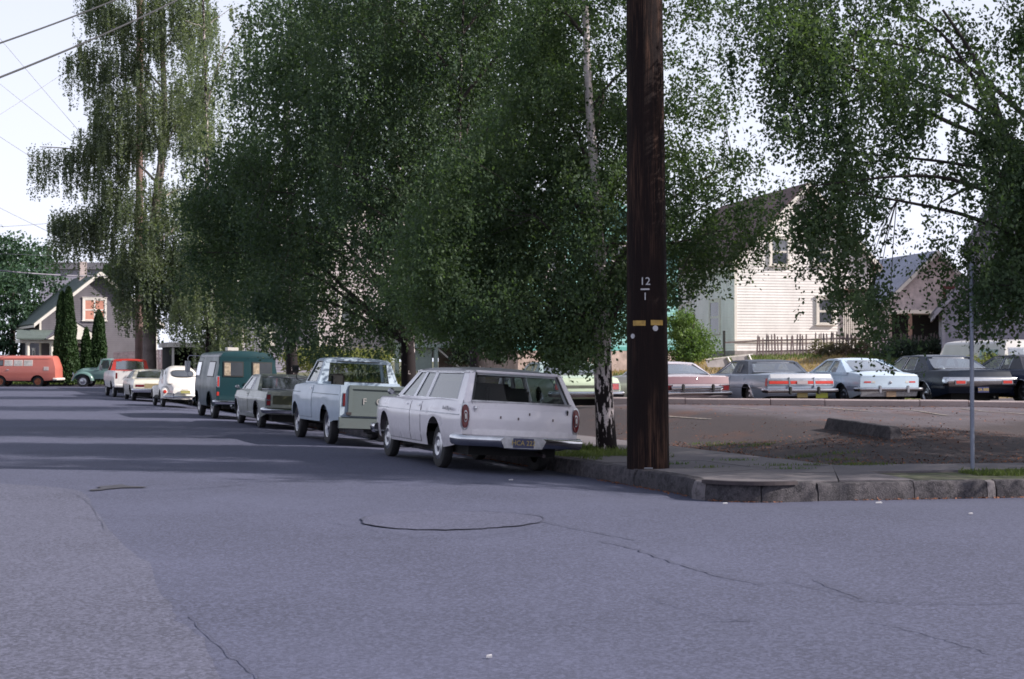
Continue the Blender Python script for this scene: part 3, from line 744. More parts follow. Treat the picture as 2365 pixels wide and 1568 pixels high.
c.greenhouse(3.80, 3.06, .10, .34, .97, 1.405, .905, .735, [(3.55, 2.80, 2.93, 2.60), (2.72, 2.10, 2.53, 2.06), (2.0, .42, 1.96, .60)], glass=GLASS, crown=.055, rg=None, roofmat=paint('shade_grey_roof_paint', (.42, .41, .44), .3, 0),  # roof grey paints in the shade and reflections lying on it
             seats=((2.75, .10), (1.85, .04)), seat_h=.45, rzb=.97, rglass=GLASSC, rtrim=False)
rr_ = MB()                                             # roof edge cap over the tailgate window and roof rack-less drip rails
for sd_ in (-1, 1): rr_.bar((sd_*.752, 3.1-2.68, 1.385), (sd_*.752, .35-2.68, 1.385), .02, .02)
rr_.build('drip_rail', CHROMED, c.root)
for sd_ in (-1, 1):                                    # wide painted D-pillars either side of the tailgate glass
    mb = MB(); q = [(sd_*.905, .07-2.68, .95), (sd_*.79, .05-2.68, .955), (sd_*.655, .325-2.68, 1.40), (sd_*.737, .345-2.68, 1.40)]
    mb.slab(q, (0, 1, .15), .05); mb.build('tailgate_pillar', P_WAG, c.root, None, True, .01)
    mb = MB(); mb.bar((sd_*.775, .055-2.68, .975), (sd_*.645, .32-2.68, 1.385), .024, .02); mb.build('window_seal', RUBB, c.root)
mb = MB(); mb.bar((-.66, .30-2.68, 1.398), (.66, .30-2.68, 1.398), .05, .035); mb.build('window_header', P_WAG, c.root, None, True, .01)
mb = MB(); mb.bar((-.80, .035-2.68, .983), (.80, .035-2.68, .983), .035, .026); mb.build('tailgate_sill_trim', CHROMED, c.root, None, True, .006)
# tailgate with gap, handles, lettering remnants
tg = c.rear_rect('tailgate', -.775, .775, .50, .965, .012, P_WAG, .03, 12)
gp = c.rear_rect('tailgate_gap', -.785, .785, .49, .967, .004, RUBB, .01, 12, parent=tg)
for x in (-.735, .735):
    y = c.rl(x, .90); mb = MB(); mb.lathe([(0, -.03), (.022, -.028), (.03, -.01), (.03, .02)], 14, Matrix.Translation((x, y-.02, .885)) @ Matrix.Rotation(R(90), 4, 'Z')); mb.box(x-.012, x+.012, y-.045, y-.03, .84, .89); mb.build('tailgate_handle', CHROME, tg, 40)
for x, z in ((-.34, .77), (-.06, .76), (.12, .83), (.5, .76)):   # holes of the lost badge letters
    mb = MB(); y = c.rl(x, z); mb.box(x-.012, x+.010, y-.016, y-.013, z-.018, z+.018); mb.build('badge_hole', flat('rust_mark', (.16, .12, .12)), tg)
for sd_ in (-1, 1):                                    # tall oval lamps
    ov = lambda k, n=20: [(sd_*.885+.062*k*math.copysign(abs(math.cos(t))**.8, math.cos(t)), .765+.195*k*math.copysign(abs(math.sin(t))**.75, math.sin(t))) for t in np.linspace(0, 2*math.pi, n, endpoint=False)]
    a = c.rear('tail_light', ov(1.0), .016, CHROMED, .03); c.rear('lens', ov(.84), .03, TREDL, .02, a); c.rear('reflector', ov(.20), .038, LENSW, .01, a)
    c.rear('lens_ring', ov(.42), .034, CHROMED, .006, a); c.rear('inner_lens', ov(.33), .036, TREDL, .01, a)
c.bumper('rear_bumper', True, .10, .95, .36, .515, .42, CHROME, dip=lambda x: -.03*max(0, 1-(x/.35)**4) if abs(x) < .35 else 0)
mb = MB(); mb.add([(x, -.145-2.68+ .01, z) for x, z in ((-.30, .505), (.30, .505), (.36, .46), (.30, .35), (-.30, .35), (-.36, .46))], [(0, 1, 2, 3, 4, 5)]); mb.build('plate_recess', CHROMED, c.root)
pl = c.plate(.425, 'HCA 222', .33, .135, off=.155, x=0)
mb = MB(); y = c.rl(0, .36)-.17; mb.box(.13, .17, y, y+.004, .36, .385); mb.build('plate_sticker', flat('orange_sticker', (.6, .12, .04)), pl)
c.bumper('front_bumper', False, .06, .93, .34, .50, .35, CHROME)
c.doors([(2.05, 2.62), (2.66, 3.98)], .33, .93)
c.doors([(1.78, 2.62)], .74, .93) if False else None
for l in (2.16, 2.86): c.handle(l, .865)
c.mirror(3.55, 1.03)
for sd_ in (-1, 1): c.side('body_moulding', .12, 5.1, .775, .787, .008, CHROMED, sd_, 30, 1)
mb = MB()
t_ = text('side_script', 'Ranch Wagon', .075, Matrix.Translation((-1.0, .62-2.68, .86)) @ Matrix.Rotation(R(-90), 4, 'Z') @ Matrix.Rotation(R(86), 4, 'X'), CHROMED, c.root, .004, shear=.4)
mb = MB(); mb.tube([(.40, -2.66, .25), (.40, -2.3, .27)], .026, 8); mb.build('exhaust_pipe', flat('rusty_steel', (.035, .025, .03)), c.root)
c.place(row_pt(.35), HEAD, R(3.3)); WAG = c
c.root.scale = (1, 1, 1.07)                            # rides high on its springs
for o in c.root.children:
    if o.name.startswith('wheel'): o.scale = (1, 1, 1/1.07); o.location.z = c.wr/1.07
    else: o.location.z += .03

# ---- pale blue-white pickup
P_PIC = paint('chalky_pale_blue_paint', (.38, .46, .56), .4, .4)
P_PIG = paint('dull_greygreen_paint', (.115, .14, .145), .5, .35, 0, .1, .3)
c = Car('pickup_truck', 'pale blue pickup truck with a dull green tailgate, parked ahead of the white station wagon', 'pickup truck', 4.85,
        [(0, .93), (.15, .965), (1.1, 1.0), (2.1, .975), (3.3, .98), (4.4, .98), (4.85, .90)],
        [(0, 1.20), (2.2, 1.20), (2.28, 1.22), (3.5, 1.20), (4.5, 1.14), (4.85, 1.05)],
        [(0, 1.18), (2.2, 1.18), (3.5, 1.27), (4.6, 1.18), (4.85, 1.05)], [(0, .52), (.4, .50), (.6, .46), (1.5, .44), (4.3, .42), (4.85, .5)], (1.12, 4.02), .37, P_PIC,
        [(.3, .06), (.45, .03), (.7, .005), (.93, .0), (.98, .0), (1.01, .02), (1.08, .03), (1.2, .055)],
        lean=[(.3, .02), (1.2, 0)], bow=.0, arch=.44, rc=.04, rail=(.06, 2.18, .68), track=1.62, cap='dog', archz=.36, ww=.19)
c.greenhouse(3.50, 3.20, 2.30, 2.42, 1.22, 1.70, .86, .70, [(3.38, 2.46, 3.10, 2.56)], crown=.06, rg=(.655, .60), rbow=.05, seats=(), trim=RUBB, rglass=GLASSC, rzb=1.25, glass=GLASSC)
mb = MB(); mb.box(-.88, .88, 2.25-2.425, 2.32-2.425, 1.0, 1.25); mb.build('cab_back', P_PIC, c.root, None, True, .01)
mb = MB(); mb.box(-.80, .80, 2.42-2.425, 2.60-2.425, 1.0, 1.27); mb.build('bench_seat', INTD, c.root, 40, True, .04)
mb = MB(); mb.box(-.62, -.34, 2.12-2.425, 2.2-2.425, 1.10, 1.42); mb.build('headrest_pad', BLACK, c.root, 40, True, .05)
tg = c.rear_rect('tailgate', -.755, .755, .62, 1.19, .010, P_PIG, .03, 6)
mb = MB()
for (x0, x1, z0, z1) in ((-.76, .76, 1.13, 1.205), (-.76, .76, .60, .66), (-.76, -.68, .66, 1.13), (.68, .76, .66, 1.13)): mb.box(x0, x1, -2.425-.030, -2.425-.002, z0, z1)
mb.build('tailgate_frame', P_PIG, tg, None, True, .008)
for i, ch in enumerate('FORD'):
    text('tailgate_letter', ch, .17, Matrix.Translation((-.44+i*.30, -2.437, .89)) @ Matrix.Rotation(R(90), 4, 'X'), flat('faded_letter', (.40, .38, .38), .6, .1), tg, .004)
c.rear_rect('tail_panel', -.93, .93, .36, .585, .012, P_PIG, .05, 6)
for sd_ in (-1, 1):
    x0, x1 = sorted((sd_*.775, sd_*.93)); c.rear_rect('corner_post', x0, x1, .60, 1.19, .006, P_PIC, .03, 2)
    x0, x1 = sorted((sd_*.815, sd_*.885)); t = c.rear_rect('tail_light', x0, x1, .78, 1.05, .012, CHROMED, .03, 1); c.rear_rect('lens', x0+.012, x1-.012, .795, 1.035, .022, TREDL, .02, 1, t)
    for z in (.63,): mb = MB(); mb.box(min(sd_*.70, sd_*.80), max(sd_*.70, sd_*.80), -2.47, -2.42, z, z+.05); mb.build('hinge', flat('rusty_steel', (.035, .025, .03)), tg)
mb = MB(); mb.box(-.3, .3, -2.35, -1.9, .28, .36); mb.box(-.12, .12, -2.46, -2.36, .38, .47); mb.build('spare_carrier', BLACK, c.root)
c.doors([(2.36, 3.46)], .50, 1.16); c.handle(2.52, 1.10)
for sd_ in (-1, 1):
    c.side('side_crease', .1, 4.75, 1.0, 1.012, .006, P_PIG, sd_, 24, 1)
mb = MB(); H = c.L/2
mb.tube([(-.98, 3.42-H, 1.22), (-1.10, 3.36-H, 1.28), (-1.12, 3.34-H, 1.50)], .01, 6); mb.box(-1.20, -1.06, 3.33-H, 3.36-H, 1.40, 1.56); mb.build('side_mirror', BLACK, c.root, None, True, .01)
c.place(row_pt(7.6, -1.88), HEAD, R(2.6)); PIC = c

# ---- generic coupe / saloon maker for the rest
def saloon(name, label, L, hw, h, mat, col_in=None, belt=.92, deck=.95, tail=.9, wb_=2.9, ro=1.15, wr=.33, two=True, roofmat=None, glassback=(1.05, 1.55), front=(3.4, 2.75), lean=None, cap='full',
           rg=(.72, .60), ztop=None, sill=.25, crown=.045, doors_=None, panes=None, zsh=None, rc=.06, cabw=(.06, .17), bow=.06, inset=None, arch=.39, group=None, tumb=None, trim=CHROME, zdl=None, rglass=None, wmid=None):
    zt = h-crown-.015
    c = Car(name, label, 'car', L, [(0, hw-.06), (.3, hw-.02), (L*.5, hw), (L-.6, hw-.03), (L, hw-.12)], zsh or [(0, tail), (.5, deck-.02), (1.4, belt+.02), (2.2, belt), (L-1.4, belt), (L-.4, belt-.05), (L, belt-.12)],
            zdl or [(0, tail+.01), (.5, deck+.01), (1.2, deck+.02), (1.5, belt-.02), (3.4, belt-.01), (3.6, belt+.05), (L-.5, belt), (L, belt-.1)], [(0, .38), (.5, .30), (1, sill), (L-.8, sill), (L, .36)], (ro, ro+wb_), wr, mat,
            inset or [(.2, .09), (.36, .04), (.55, .01), (.68, .0), (.8, .02), (.9, .06), (1, .1)], lean=lean or [(.3, .06), (.5, .0), (.75, .0), (.9, .05), (1.0, .08)], bow=bow, arch=arch, rc=rc, cap=cap, track=2*(hw-.19), archz=wr-.02, group=group)
    br, tr = glassback; bf, tf = front
    c.greenhouse(bf, tf, br, tr, belt+.0, zt, hw-cabw[0], hw-cabw[0]-cabw[1], panes or [(bf-.22, bf-1.25, tf-.12, bf-1.22), (bf-1.33, bf-1.75, bf-1.30, bf-1.72)], roofmat=roofmat, rg=rg, crown=crown, rzb=deck+.02, pill=roofmat or mat, trim=trim,
                 glass=GLASSC, rglass=rglass or GLASSR, seats=((bf-1.15, .04), (br+.75, .02)))
    c.doors(doors_ or [(bf-1.32, bf+.05)], sill+.08, belt-.03); c.handle(bf-1.2 if not doors_ else doors_[0][0]+.12, belt-.09)
    return c

# ---- olive hardtop coupe
P_OLV = paint('faded_olive_paint', (.23, .25, .225), .35, .35)
c = saloon('coupe', 'grey green hardtop coupe parked between the pale blue pickup and the green van', 4.98, .94, 1.37, P_OLV, belt=.93, deck=.95, tail=.93, wb_=2.95, ro=1.10, rg=(.74, .66), glassback=(1.25, 1.75), front=(3.55, 2.95), cabw=(.08, .16),
           panes=[(3.35, 2.35, 2.84, 2.32), (2.30, 1.95, 2.28, 2.08)], lean=[(.3, .05), (.5, 0), (.93, -.02)], inset=[(.2, .08), (.36, .04), (.5, .02), (.74, .0), (.76, .012), (.9, .05)], rc=.035)
c.rear_rect('rear_panel', -.70, .70, .62, .84, .006, flat('dark_green_trim', (.05, .055, .03), .4), .02, 8)
for sd_ in (-1, 1):
    x0, x1 = sorted((sd_*.745, sd_*.86)); t = c.rear_rect('tail_light', x0, x1, .58, .87, .014, CHROME, .03, 1); c.rear_rect('lens', x0+.012, x1-.012, .595, .71, .024, TREDL, .02, 1, t); c.rear_rect('lens', x0+.012, x1-.012, .735, .855, .024, TREDL, .02, 1, t)
    c.side('body_moulding', .1, 4.7, .75, .76, .006, CHROMED, sd_, 24, 1); c.side('sill_trim', 1.55, 3.6, .36, .375, .008, CHROME, sd_, 10, 1)
    c.lip(1.10, CHROMED, w=.012); c.lip(4.05, CHROMED, w=.012) if sd_ > 0 else None
c.bumper('rear_bumper', True, .08, .88, .40, .54, .35, CHROME); c.bumper('front_bumper', False, .06, .88, .36, .50, .3, CHROME)
c.mirror(3.3, .98); c.place(row_pt(15.9, -1.68), HEAD, R(2.5))

# ---- box vans
def van_box(name, label, L, hw, h, mat, wr, axles, sill=.36, roofmat=None, lean=None, inset=None, rc=.16, cap='full', flean=None, crown=.06, **k):
    return Car(name, label, 'van', L, [(0, hw-.05), (.3, hw-.01), (L*.5, hw), (L-.5, hw-.03), (L, hw-.14)], [(0, h-crown), (L*.8, h-crown), (L-.3, h-crown-.03), (L, h-crown-.14)], [(0, h-.03), (.4, h), (L*.8, h), (L, h-.15)],
               [(0, .42), (.6, sill), (L-.6, sill), (L, .42)], axles, wr, mat, inset or [(.3, .06), (.5, .02), (.9, .0), (1.2, .02), (1.6, .09), (1.9, .15), (2.1, .2)], lean=lean or [(.3, .02), (1.2, 0), (1.9, .12)], flean=flean or [(.3, .1), (.8, 0), (1.2, .1), (1.9, .55)], bow=.04, rc=rc, cap=cap, arch=wr+.09, track=2*(hw-.2), archz=wr-.01, ww=.18, **k)
P_GRN = paint('dark_teal_paint', (.012, .044, .056), .3, .3, 0, .12, .3)
c = van_box('van', 'dark green panel van with curtained rear windows, parked behind the white beetle', 4.55, .93, 1.98, P_GRN, .36, (1.05, 3.45), lean=[(.3, .02), (1.1, 0), (1.2, .005), (1.85, .10), (2, .2)])
CURT = flat('striped_curtain', (.42, .34, .26), .9, .4, 14)
for i, (x0, x1) in enumerate(((-.70, -.12), (.12, .70))):
    d = c.rear_rect('rear_door', -.80 if i == 0 else .006, -.006 if i == 0 else .80, .56, 1.78, .010, P_GRN, .02, 4); c.rear_rect('door_gap', (-.81 if i == 0 else 0), (0 if i == 0 else .81), .55, 1.79, .004, RUBB, .01, 4, d)
    f = c.rear_rect('window_frame', x0, x1, 1.22, 1.66, .018, RUBB, .01, 2, d); c.rear_rect('window_pane', x0+.03, x1-.03, 1.25, 1.63, .024, WINGL, .01, 2, d)
    for q in range(5): xx = x0+.04+q*.035; c.rear_rect('curtain', xx, xx+.028, 1.26, 1.62, .027+.003*(q % 2), CURT, .006, 1, d, 0)
    mb = MB(); xh = -.06 if i == 0 else .06; mb.box(xh-.05, xh+.02, -2.275-.03, -2.275+.0, 1.02, 1.05); mb.build('door_handle', CHROME, d)
for sd_ in (-1, 1):
    x0, x1 = sorted((sd_*.80, sd_*.865)); x0, x1 = (x0, x1); t = c.rear_rect('tail_light', x0-.01, x1+.01, .92, 1.24, .02, CHROME, .03, 1); c.rear_rect('lens', x0+.008, x1-.008, .945, 1.215, .03, TREDB, .02, 1, t)
    c.rear_rect('reflector', x0, x1, .68, .79, .012, TREDB, .02, 1)
    fr = c.side('window_frame', 2.95, 3.95, 1.20, 1.66, .006, RUBB, sd_, 4, 4); c.side('side_window', 3.0, lambda z: 3.98-.55*(z-1.2), 1.23, 1.63, .012, GLASSR if sd_ < 0 else WINGL, sd_, 4, 4)
    fr = c.side('window_frame', .45, 1.55, 1.20, 1.66, .006, RUBB, sd_, 4, 4); c.side('side_window', .5, 1.5, 1.23, 1.63, .012, WINGL, sd_, 4, 4)
    c.side('drip_rail', .1, 4.0, 1.80, 1.815, .018, CHROMED, sd_, 20, 1)
    c.lip(1.05, P_GRN, w=.02); c.side('door_gap', 2.78, 2.795, .55, 1.75, .003, RUBB, sd_, 1, 8)
c.bumper('rear_bumper', True, .07, .90, .44, .56, .25, CHROME); c.bumper('front_bumper', False, .05, .85, .42, .56, .25, CHROME)
H = c.L/2; mb = MB(); mb.tube([(-.80, 3.75-H, 1.82), (-1.10, 3.80-H, 1.82), (-1.14, 3.80-H, 1.76), (-1.14, 3.80-H, 1.22), (-1.06, 3.80-H, 1.16), (-.84, 3.8-H, 1.2)], .013, 6)
mb.box(-1.22, -1.06, 3.80-H, 3.84-H, 1.32, 1.66); mb.build('side_mirror', CHROME, c.root, 30, True, .012)
mb = MB(); mb.box(-.28, .05, -.4, .0, 1.98, 2.08); mb.build('roof_vent', WHITEP, c.root, None, True, .01)
c.place(row_pt(22.4, -1.78), HEAD+R(.5), R(1.5))

# ---- white beetle
P_BUG = paint('ivory_white_paint', (.74, .70, .66), .3, .2)
c = Car('beetle_car', 'small rounded white beetle car with its engine lid facing the camera', 'car', 3.95,
        [(0, .30), (.25, .46), (.6, .58), (1.2, .64), (2.6, .66), (3.2, .55), (3.95, .34)],
        [(0, .45), (.12, .66), (.35, .84), (.6, .93), (1.0, .98), (2.7, .98), (3.1, .92), (3.7, .70), (3.95, .45)],
        [(0, .50), (.12, .72), (.35, .92), (.6, 1.03), (.9, 1.04), (2.7, 1.04), (3.1, .98), (3.7, .8), (3.95, .55)], .30, (.85, 3.20), .32, P_BUG,
        [(.2, .04), (.5, .0), (.9, .04), (1.1, .1)], lean=[(0, .0), (1, 0)], arch=.01, rc=.12, cap='moon', track=1.32, ww=.14, bow=.1)
H = c.L/2
# cabin: rounded shell swept along the length
def shell(rows, name, mat, par, sm=60):
    mb = MB(); mb.grid(rows); return mb.build(name, mat, par, sm)
prof = [(.42, .86, .50), (.60, 1.06, .56), (.80, 1.23, .57), (1.05, 1.37, .57), (1.35, 1.46, .56), (1.7, 1.50, .55), (2.05, 1.47, .54), (2.3, 1.36, .54), (2.5, 1.15, .55), (2.65, .96, .56)]
rows = []
for l, zt_, wt_ in prof:
    r = []
    for a in np.linspace(0, math.pi, 21):
        ca, sa_ = math.cos(a), math.sin(a); e = .55
        x = (wt_+.07*(1-abs(sa_)))*math.copysign(abs(ca)**e, ca); z = .84+(zt_-.84)*abs(sa_)**e; r.append((x, l-H, z))
    rows.append(r)
shell(rows, 'cabin', P_BUG, c.root)
def bug_l(z): return float(np.interp(z, [.86, 1.06, 1.23, 1.37, 1.46], [.42, .60, .80, 1.05, 1.35]))
def oncab(x, z, off): return (x, bug_l(z)-H-off-.02*(1-(x/.5)**2)+.10*abs(x/.5)**3, z)
def oval(cx, cz, a, b, e=.6, n=28): return [(cx+a*math.copysign(abs(math.cos(t))**e, math.cos(t)), cz+b*math.copysign(abs(math.sin(t))**e, math.sin(t))) for t in np.linspace(0, 2*math.pi, n, endpoint=False)]
def bugplate(name, o, off, mat, par):
    pts = [oncab(x, z, off) for x, z in o]; cx = sum(x for x, z in o)/len(o); cz = sum(z for x, z in o)/len(o); mid = [oncab(cx+(x-cx)*.5, cz+(z-cz)*.5, off) for x, z in o]; n = len(o)
    mb = MB(); mb.add(pts+mid+[oncab(cx, cz, off)], [(i, (i+1) % n, n+(i+1) % n, n+i) for i in range(n)]+[(n+i, n+(i+1) % n, 2*n) for i in range(n)]); return mb.build(name, mat, par, 60)
b = bugplate('rear_window', oval(0, 1.22, .40, .125), .035, RUBB, c.root); bugplate('window_pane', oval(0, 1.22, .375, .105), .042, WINGL, b)
for sd_ in (-1, 1):
    mb = MB(); mb.add([(sd_*.60, .95-H, .98), (sd_*.60, 1.55-H, .98), (sd_*.575, 1.50-H, 1.33), (sd_*.575, 1.15-H, 1.30)], [(0, 1, 2, 3)]); mb.build('side_window', WINGL, c.root)
    mb = MB(); mb.add([(sd_*.62, 1.63-H, .98), (sd_*.62, 2.42-H, .98), (sd_*.575, 2.2-H, 1.33), (sd_*.575, 1.6-H, 1.36)], [(0, 1, 2, 3)]); mb.build('side_window', WINGL, c.root)
    # bulbous wings
    for (lc, zc, la) in ((.82, .38, .50), (3.15, .38, .52)):
        rows = []
        for a in np.linspace(-.15, math.pi+.15, 19):
            r = []
            for b_ in np.linspace(0, 1, 9):
                xx = .46+.33*math.sin(b_*math.pi/2)**.9; k = math.cos(b_*math.pi/2*.62)**.7
                r.append((sd_*xx, lc-H+math.cos(a)*la*k, zc+math.sin(a)*.40*k))
            rows.append(r)
        shell(rows, 'wing', P_BUG, c.root)
    t = MB(); t.lathe([(0, 0), (.05, .004), (.062, .03), (.07, .07)], 16, Matrix.Translation((sd_*.66, .33-H, .56)) @ Matrix.Rotation(R(90), 4, 'Z') @ Matrix.Scale(1, 4)); t = t.build('tail_light', TREDB, c.root, 50)
    t.scale = (1, 1, 1)
mb = MB(); mb.add([( x, .10-H+ (0.05 if z > .6 else -.03), z) for x, z in ((-.40, .42), (.40, .42), (.33, .80), (-.33, .80))], [(0, 1, 2, 3)])
rows = []
for z in np.linspace(.40, .86, 8):
    l = float(np.interp(z, [.4, .5, .66, .84, .92], [0.02, .06, .16, .38, .5])); w_ = .42-.12*((z-.4)/.46)**2
    rows.append([(w_*k, l-H-.05+.09*abs(k)**2.5, z) for k in np.linspace(-1, 1, 9)])
shell(rows, 'engine_lid', P_BUG, c.root)
mb = MB(); mb.box(-.17, .17, -H-.10, -H-.085, .52, .62); mb.build('licence_plate', flat('beetle_plate', (.30, .28, .10)), c.root)
mb = MB(); mb.box(-.13, .13, -H-.10, -H+.02, .63, .68); mb.build('plate_lamp', P_BUG, c.root, None, True, .015)
mb = MB(); mb.tube([(-.72, .12-H, .40), (-.66, -.10-H, .40), (-.4, -.16-H, .40), (.4, -.16-H, .40), (.66, -.10-H, .40), (.72, .12-H, .40)], .035, 8)
mb.tube([(-.66, -.10-H, .50), (.66, -.10-H, .50)], .015, 6)
for x in (-.42, .42): mb.tube([(x, -.15-H, .34), (x, -.18-H, .52)], .03, 8)
mb.build('rear_bumper', CHROME, c.root, 60)
mb = MB(); mb.tube([(-.66, -.9, .34), (-.7, 1.2, .34)], .07, 8); mb.tube([(.66, -.9, .34), (.7, 1.2, .34)], .07, 8); mb.build('running_board', BLACK, c.root)
c.place(row_pt(34.2, -1.72), HEAD, R(1.2))

# ---- pale yellow-white coupe
P_YEL = paint('ivory_yellow_paint', (.66, .63, .55), .28, .3)
c = saloon('coupe', 'ivory coupe parked between the white beetle and the red roofed pickup', 4.85, .93, 1.33, P_YEL, belt=.92, deck=.94, tail=.88, wb_=2.8, ro=1.15, rg=(.66, .50), glassback=(.85, 1.85), front=(3.4, 2.75), cabw=(.07, .22))
for sd_ in (-1, 1):
    x0, x1 = sorted((sd_*.45, sd_*.80)); c.rear_rect('tail_light', x0, x1, .60, .70, .012, TREDL, .03, 2)
c.rear_rect('rear_panel', -.44, .44, .56, .74, .008, flat('gold_trim', (.26, .21, .12), .4), .02, 6); c.bumper('rear_bumper', True, .08, .88, .38, .54, .3, CHROME)
c.place(row_pt(43.4, -1.72), HEAD, R(1))

# ---- white pickup, red cab roof
P_RED = paint('red_paint', (.42, .03, .022), .3, .15); P_WH2 = paint('white_truck_paint', (.62, .60, .60), .35, .3)
c = Car('pickup_truck', 'white pickup truck with a bright red cab roof, parked in the far row', 'pickup truck', 4.95,
        [(0, .95), (.15, .98), (1.1, .99), (3.3, .99), (4.4, .98), (4.95, .92)], [(0, 1.22), (2.2, 1.22), (3.5, 1.2), (4.95, 1.10)], [(0, 1.18), (2.2, 1.2), (3.5, 1.25), (4.95, 1.1)],
        [(0, .55), (.4, .5), (1.5, .44), (4.95, .5)], (1.15, 4.1), .36, P_WH2, [(.3, .05), (.7, .0), (.98, .0), (1.2, .05)], bow=0, arch=.43, rc=.04, rail=(.06, 2.18, .68), track=1.62, cap='dog', archz=.35)
c.greenhouse(3.55, 3.2, 2.30, 2.40, 1.20, 1.70, .88, .74, [(3.42, 2.46, 3.1, 2.52)], crown=.06, rg=(.66, .62), seats=(), trim=None, roofmat=P_RED, pill=P_RED, rglass=GLASSR, rzb=1.26)
mb = MB(); mb.box(-.90, .90, 2.25-c.L/2, 2.32-c.L/2, 1.0, 1.25); mb.build('cab_back', P_RED, c.root, None, True, .01)
tg = c.rear_rect('tailgate', -.78, .78, .66, 1.21, .004, P_WH2, .05, 6); c.rear_rect('tailgate_gap', -.80, .80, .64, 1.22, -.002, RUBB, .02, 6, tg)
mb = MB(); mb.add([(-.05+.05, 0, 0)], []) if False else None
c.rear('tailgate_badge', [(-.14, .97), (-.08, 1.02), (-.03, .97), (-.08, .92)], .012, TREDB, .01, tg)
for sd_ in (-1, 1):
    x0, x1 = sorted((sd_*.83, sd_*.91)); c.rear_rect('tail_light', x0, x1, .86, 1.12, .012, TREDL, .03, 1)
c.bumper('rear_bumper', True, .12, .93, .46, .62, .2, P_WH2)
mb = MB(); mb.box(-.80, .80, -c.L/2+.05, -c.L/2+.07, .22, .5); mb.build('mud_flap', BLACK, c.root)
mb = MB(); H = c.L/2; mb.tube([(-.95, 3.3-H, 1.75), (-1.22, 3.3-H, 1.75), (-1.25, 3.3-H, 1.5), (-1.25, 3.3-H, 1.25), (-.97, 3.3-H, 1.22)], .014, 6); mb.box(-1.31, -1.17, 3.3-H, 3.33-H, 1.2, 1.45); mb.build('side_mirror', CHROMED, c.root)
c.doors([(2.36, 3.5)], .5, 1.15); c.place(row_pt(50.3, -1.8), HEAD+R(1), R(1))

# ---- orange camper bus, across the end of the street
P_ORG = paint('salmon_orange_paint', (.48, .135, .105), .35, .2)
c = van_box('camper_bus', 'salmon orange camper bus parked sideways across the end of the street', 4.45, .86, 1.95, P_ORG, .33, (1.15, 3.50), sill=.38, rc=.26, cap='moon', lean=[(.3, .1), (.5, 0), (1.2, .02), (1.9, .25)], flean=[(.3, .1), (.5, 0), (1.2, .05), (1.9, .35)], capmat=flat('orange_cap', (.3, .1, .05)))
for i, (a, b) in enumerate(((1.45, 2.0), (2.07, 2.62), (2.69, 3.2), (3.27, 3.9))):
    f = c.side('window_frame', a, b, 1.30, 1.66, .008, WHITEP if i < 3 else RUBB, -1, 3, 3); c.side('window_pane', a+.04, b-.04, 1.34, 1.62, .014, WINGL if i == 3 else flat('curtained_pane', (.45, .43, .42), .2, .3, 6), -1, 3, 3, parent=f)
    c.side('side_window', a, b, 1.30, 1.66, .008, WINGL, 1, 3, 3)
c.side('vent_panel', .42, .75, 1.02, 1.25, .014, flat('pale_panel', (.5, .42, .42)), -1, 2, 2)
for sd_ in (-1, 1): c.side('gutter', .15, 4.2, 1.74, 1.76, .02, P_ORG, sd_, 16, 1)
c.side('door_handle', 2.9, 3.05, 1.05, 1.08, .03, CHROME, -1, 1, 1)
c.bumper('rear_bumper', True, .10, .84, .40, .55, .22, WHITEP)
yb = 97.0; ang = R(90); c.root.location = (PX(129, yb)-c.L/2, yb+.85, HR(-28, yb)-.01); c.root.rotation_euler = (0, 0, ang)

# ---- old green pickup
P_OGR = paint('old_blue_green_paint', (.10, .185, .175), .4, .3)
c = Car('pickup_truck', 'old blue green pickup with rounded bonnet, facing left behind the red roofed pickup', 'pickup truck', 4.8,
        [(0, .80), (1.5, .82), (2.8, .84), (3.6, .72), (4.5, .62), (4.8, .45)], [(0, 1.05), (2.2, 1.05), (3.4, 1.08), (4.3, 1.02), (4.65, .9), (4.8, .7)], [(0, 1.05), (2.2, 1.1), (3.2, 1.22), (4.2, 1.16), (4.6, 1.0), (4.8, .75)],
        .5, (1.1, 3.95), .37, P_OGR, [(.3, .03), (.8, 0), (1.2, .05)], arch=.01, rc=.10, cap='moon', track=1.56, bow=0, rail=(.06, 2.1, .7))
c.greenhouse(3.12, 2.85, 2.15, 2.25, 1.10, 1.68, .78, .64, [(2.98, 2.35, 2.76, 2.4)], crown=.09, rg=(.5, .45), seats=(), trim=None)
for sd_ in (-1, 1):
    for (lc, la, top) in ((3.98, .72, .55), (1.1, .58, .5)):
        rows = []
        for a in np.linspace(-.05, math.pi+.05, 19):
            r = []
            for b_ in np.linspace(0, 1, 8):
                xx = .55+.40*math.sin(b_*math.pi/2)**.8; k = math.cos(b_*math.pi/2*.6)**.6; r.append((sd_*xx, lc-2.4+math.cos(a)*la*k, .42+math.sin(a)*top*k))
            rows.append(r)
        shell(rows, 'wing', P_OGR, c.root)
    mb = MB(); mb.lathe([(0, 0), (.08, .01), (.1, .05)], 16, Matrix.Translation((sd_*.68, 2.22, .82)) @ Matrix.Rotation(R(-90), 4, 'Z')); mb.build('headlight', CHROME, c.root, 50)
yb = 96.2; c.root.location = (PX(158, yb)+2.4, yb+1.0, HR(-26, yb)-.01); c.root.rotation_euler = (0, 0, R(90))

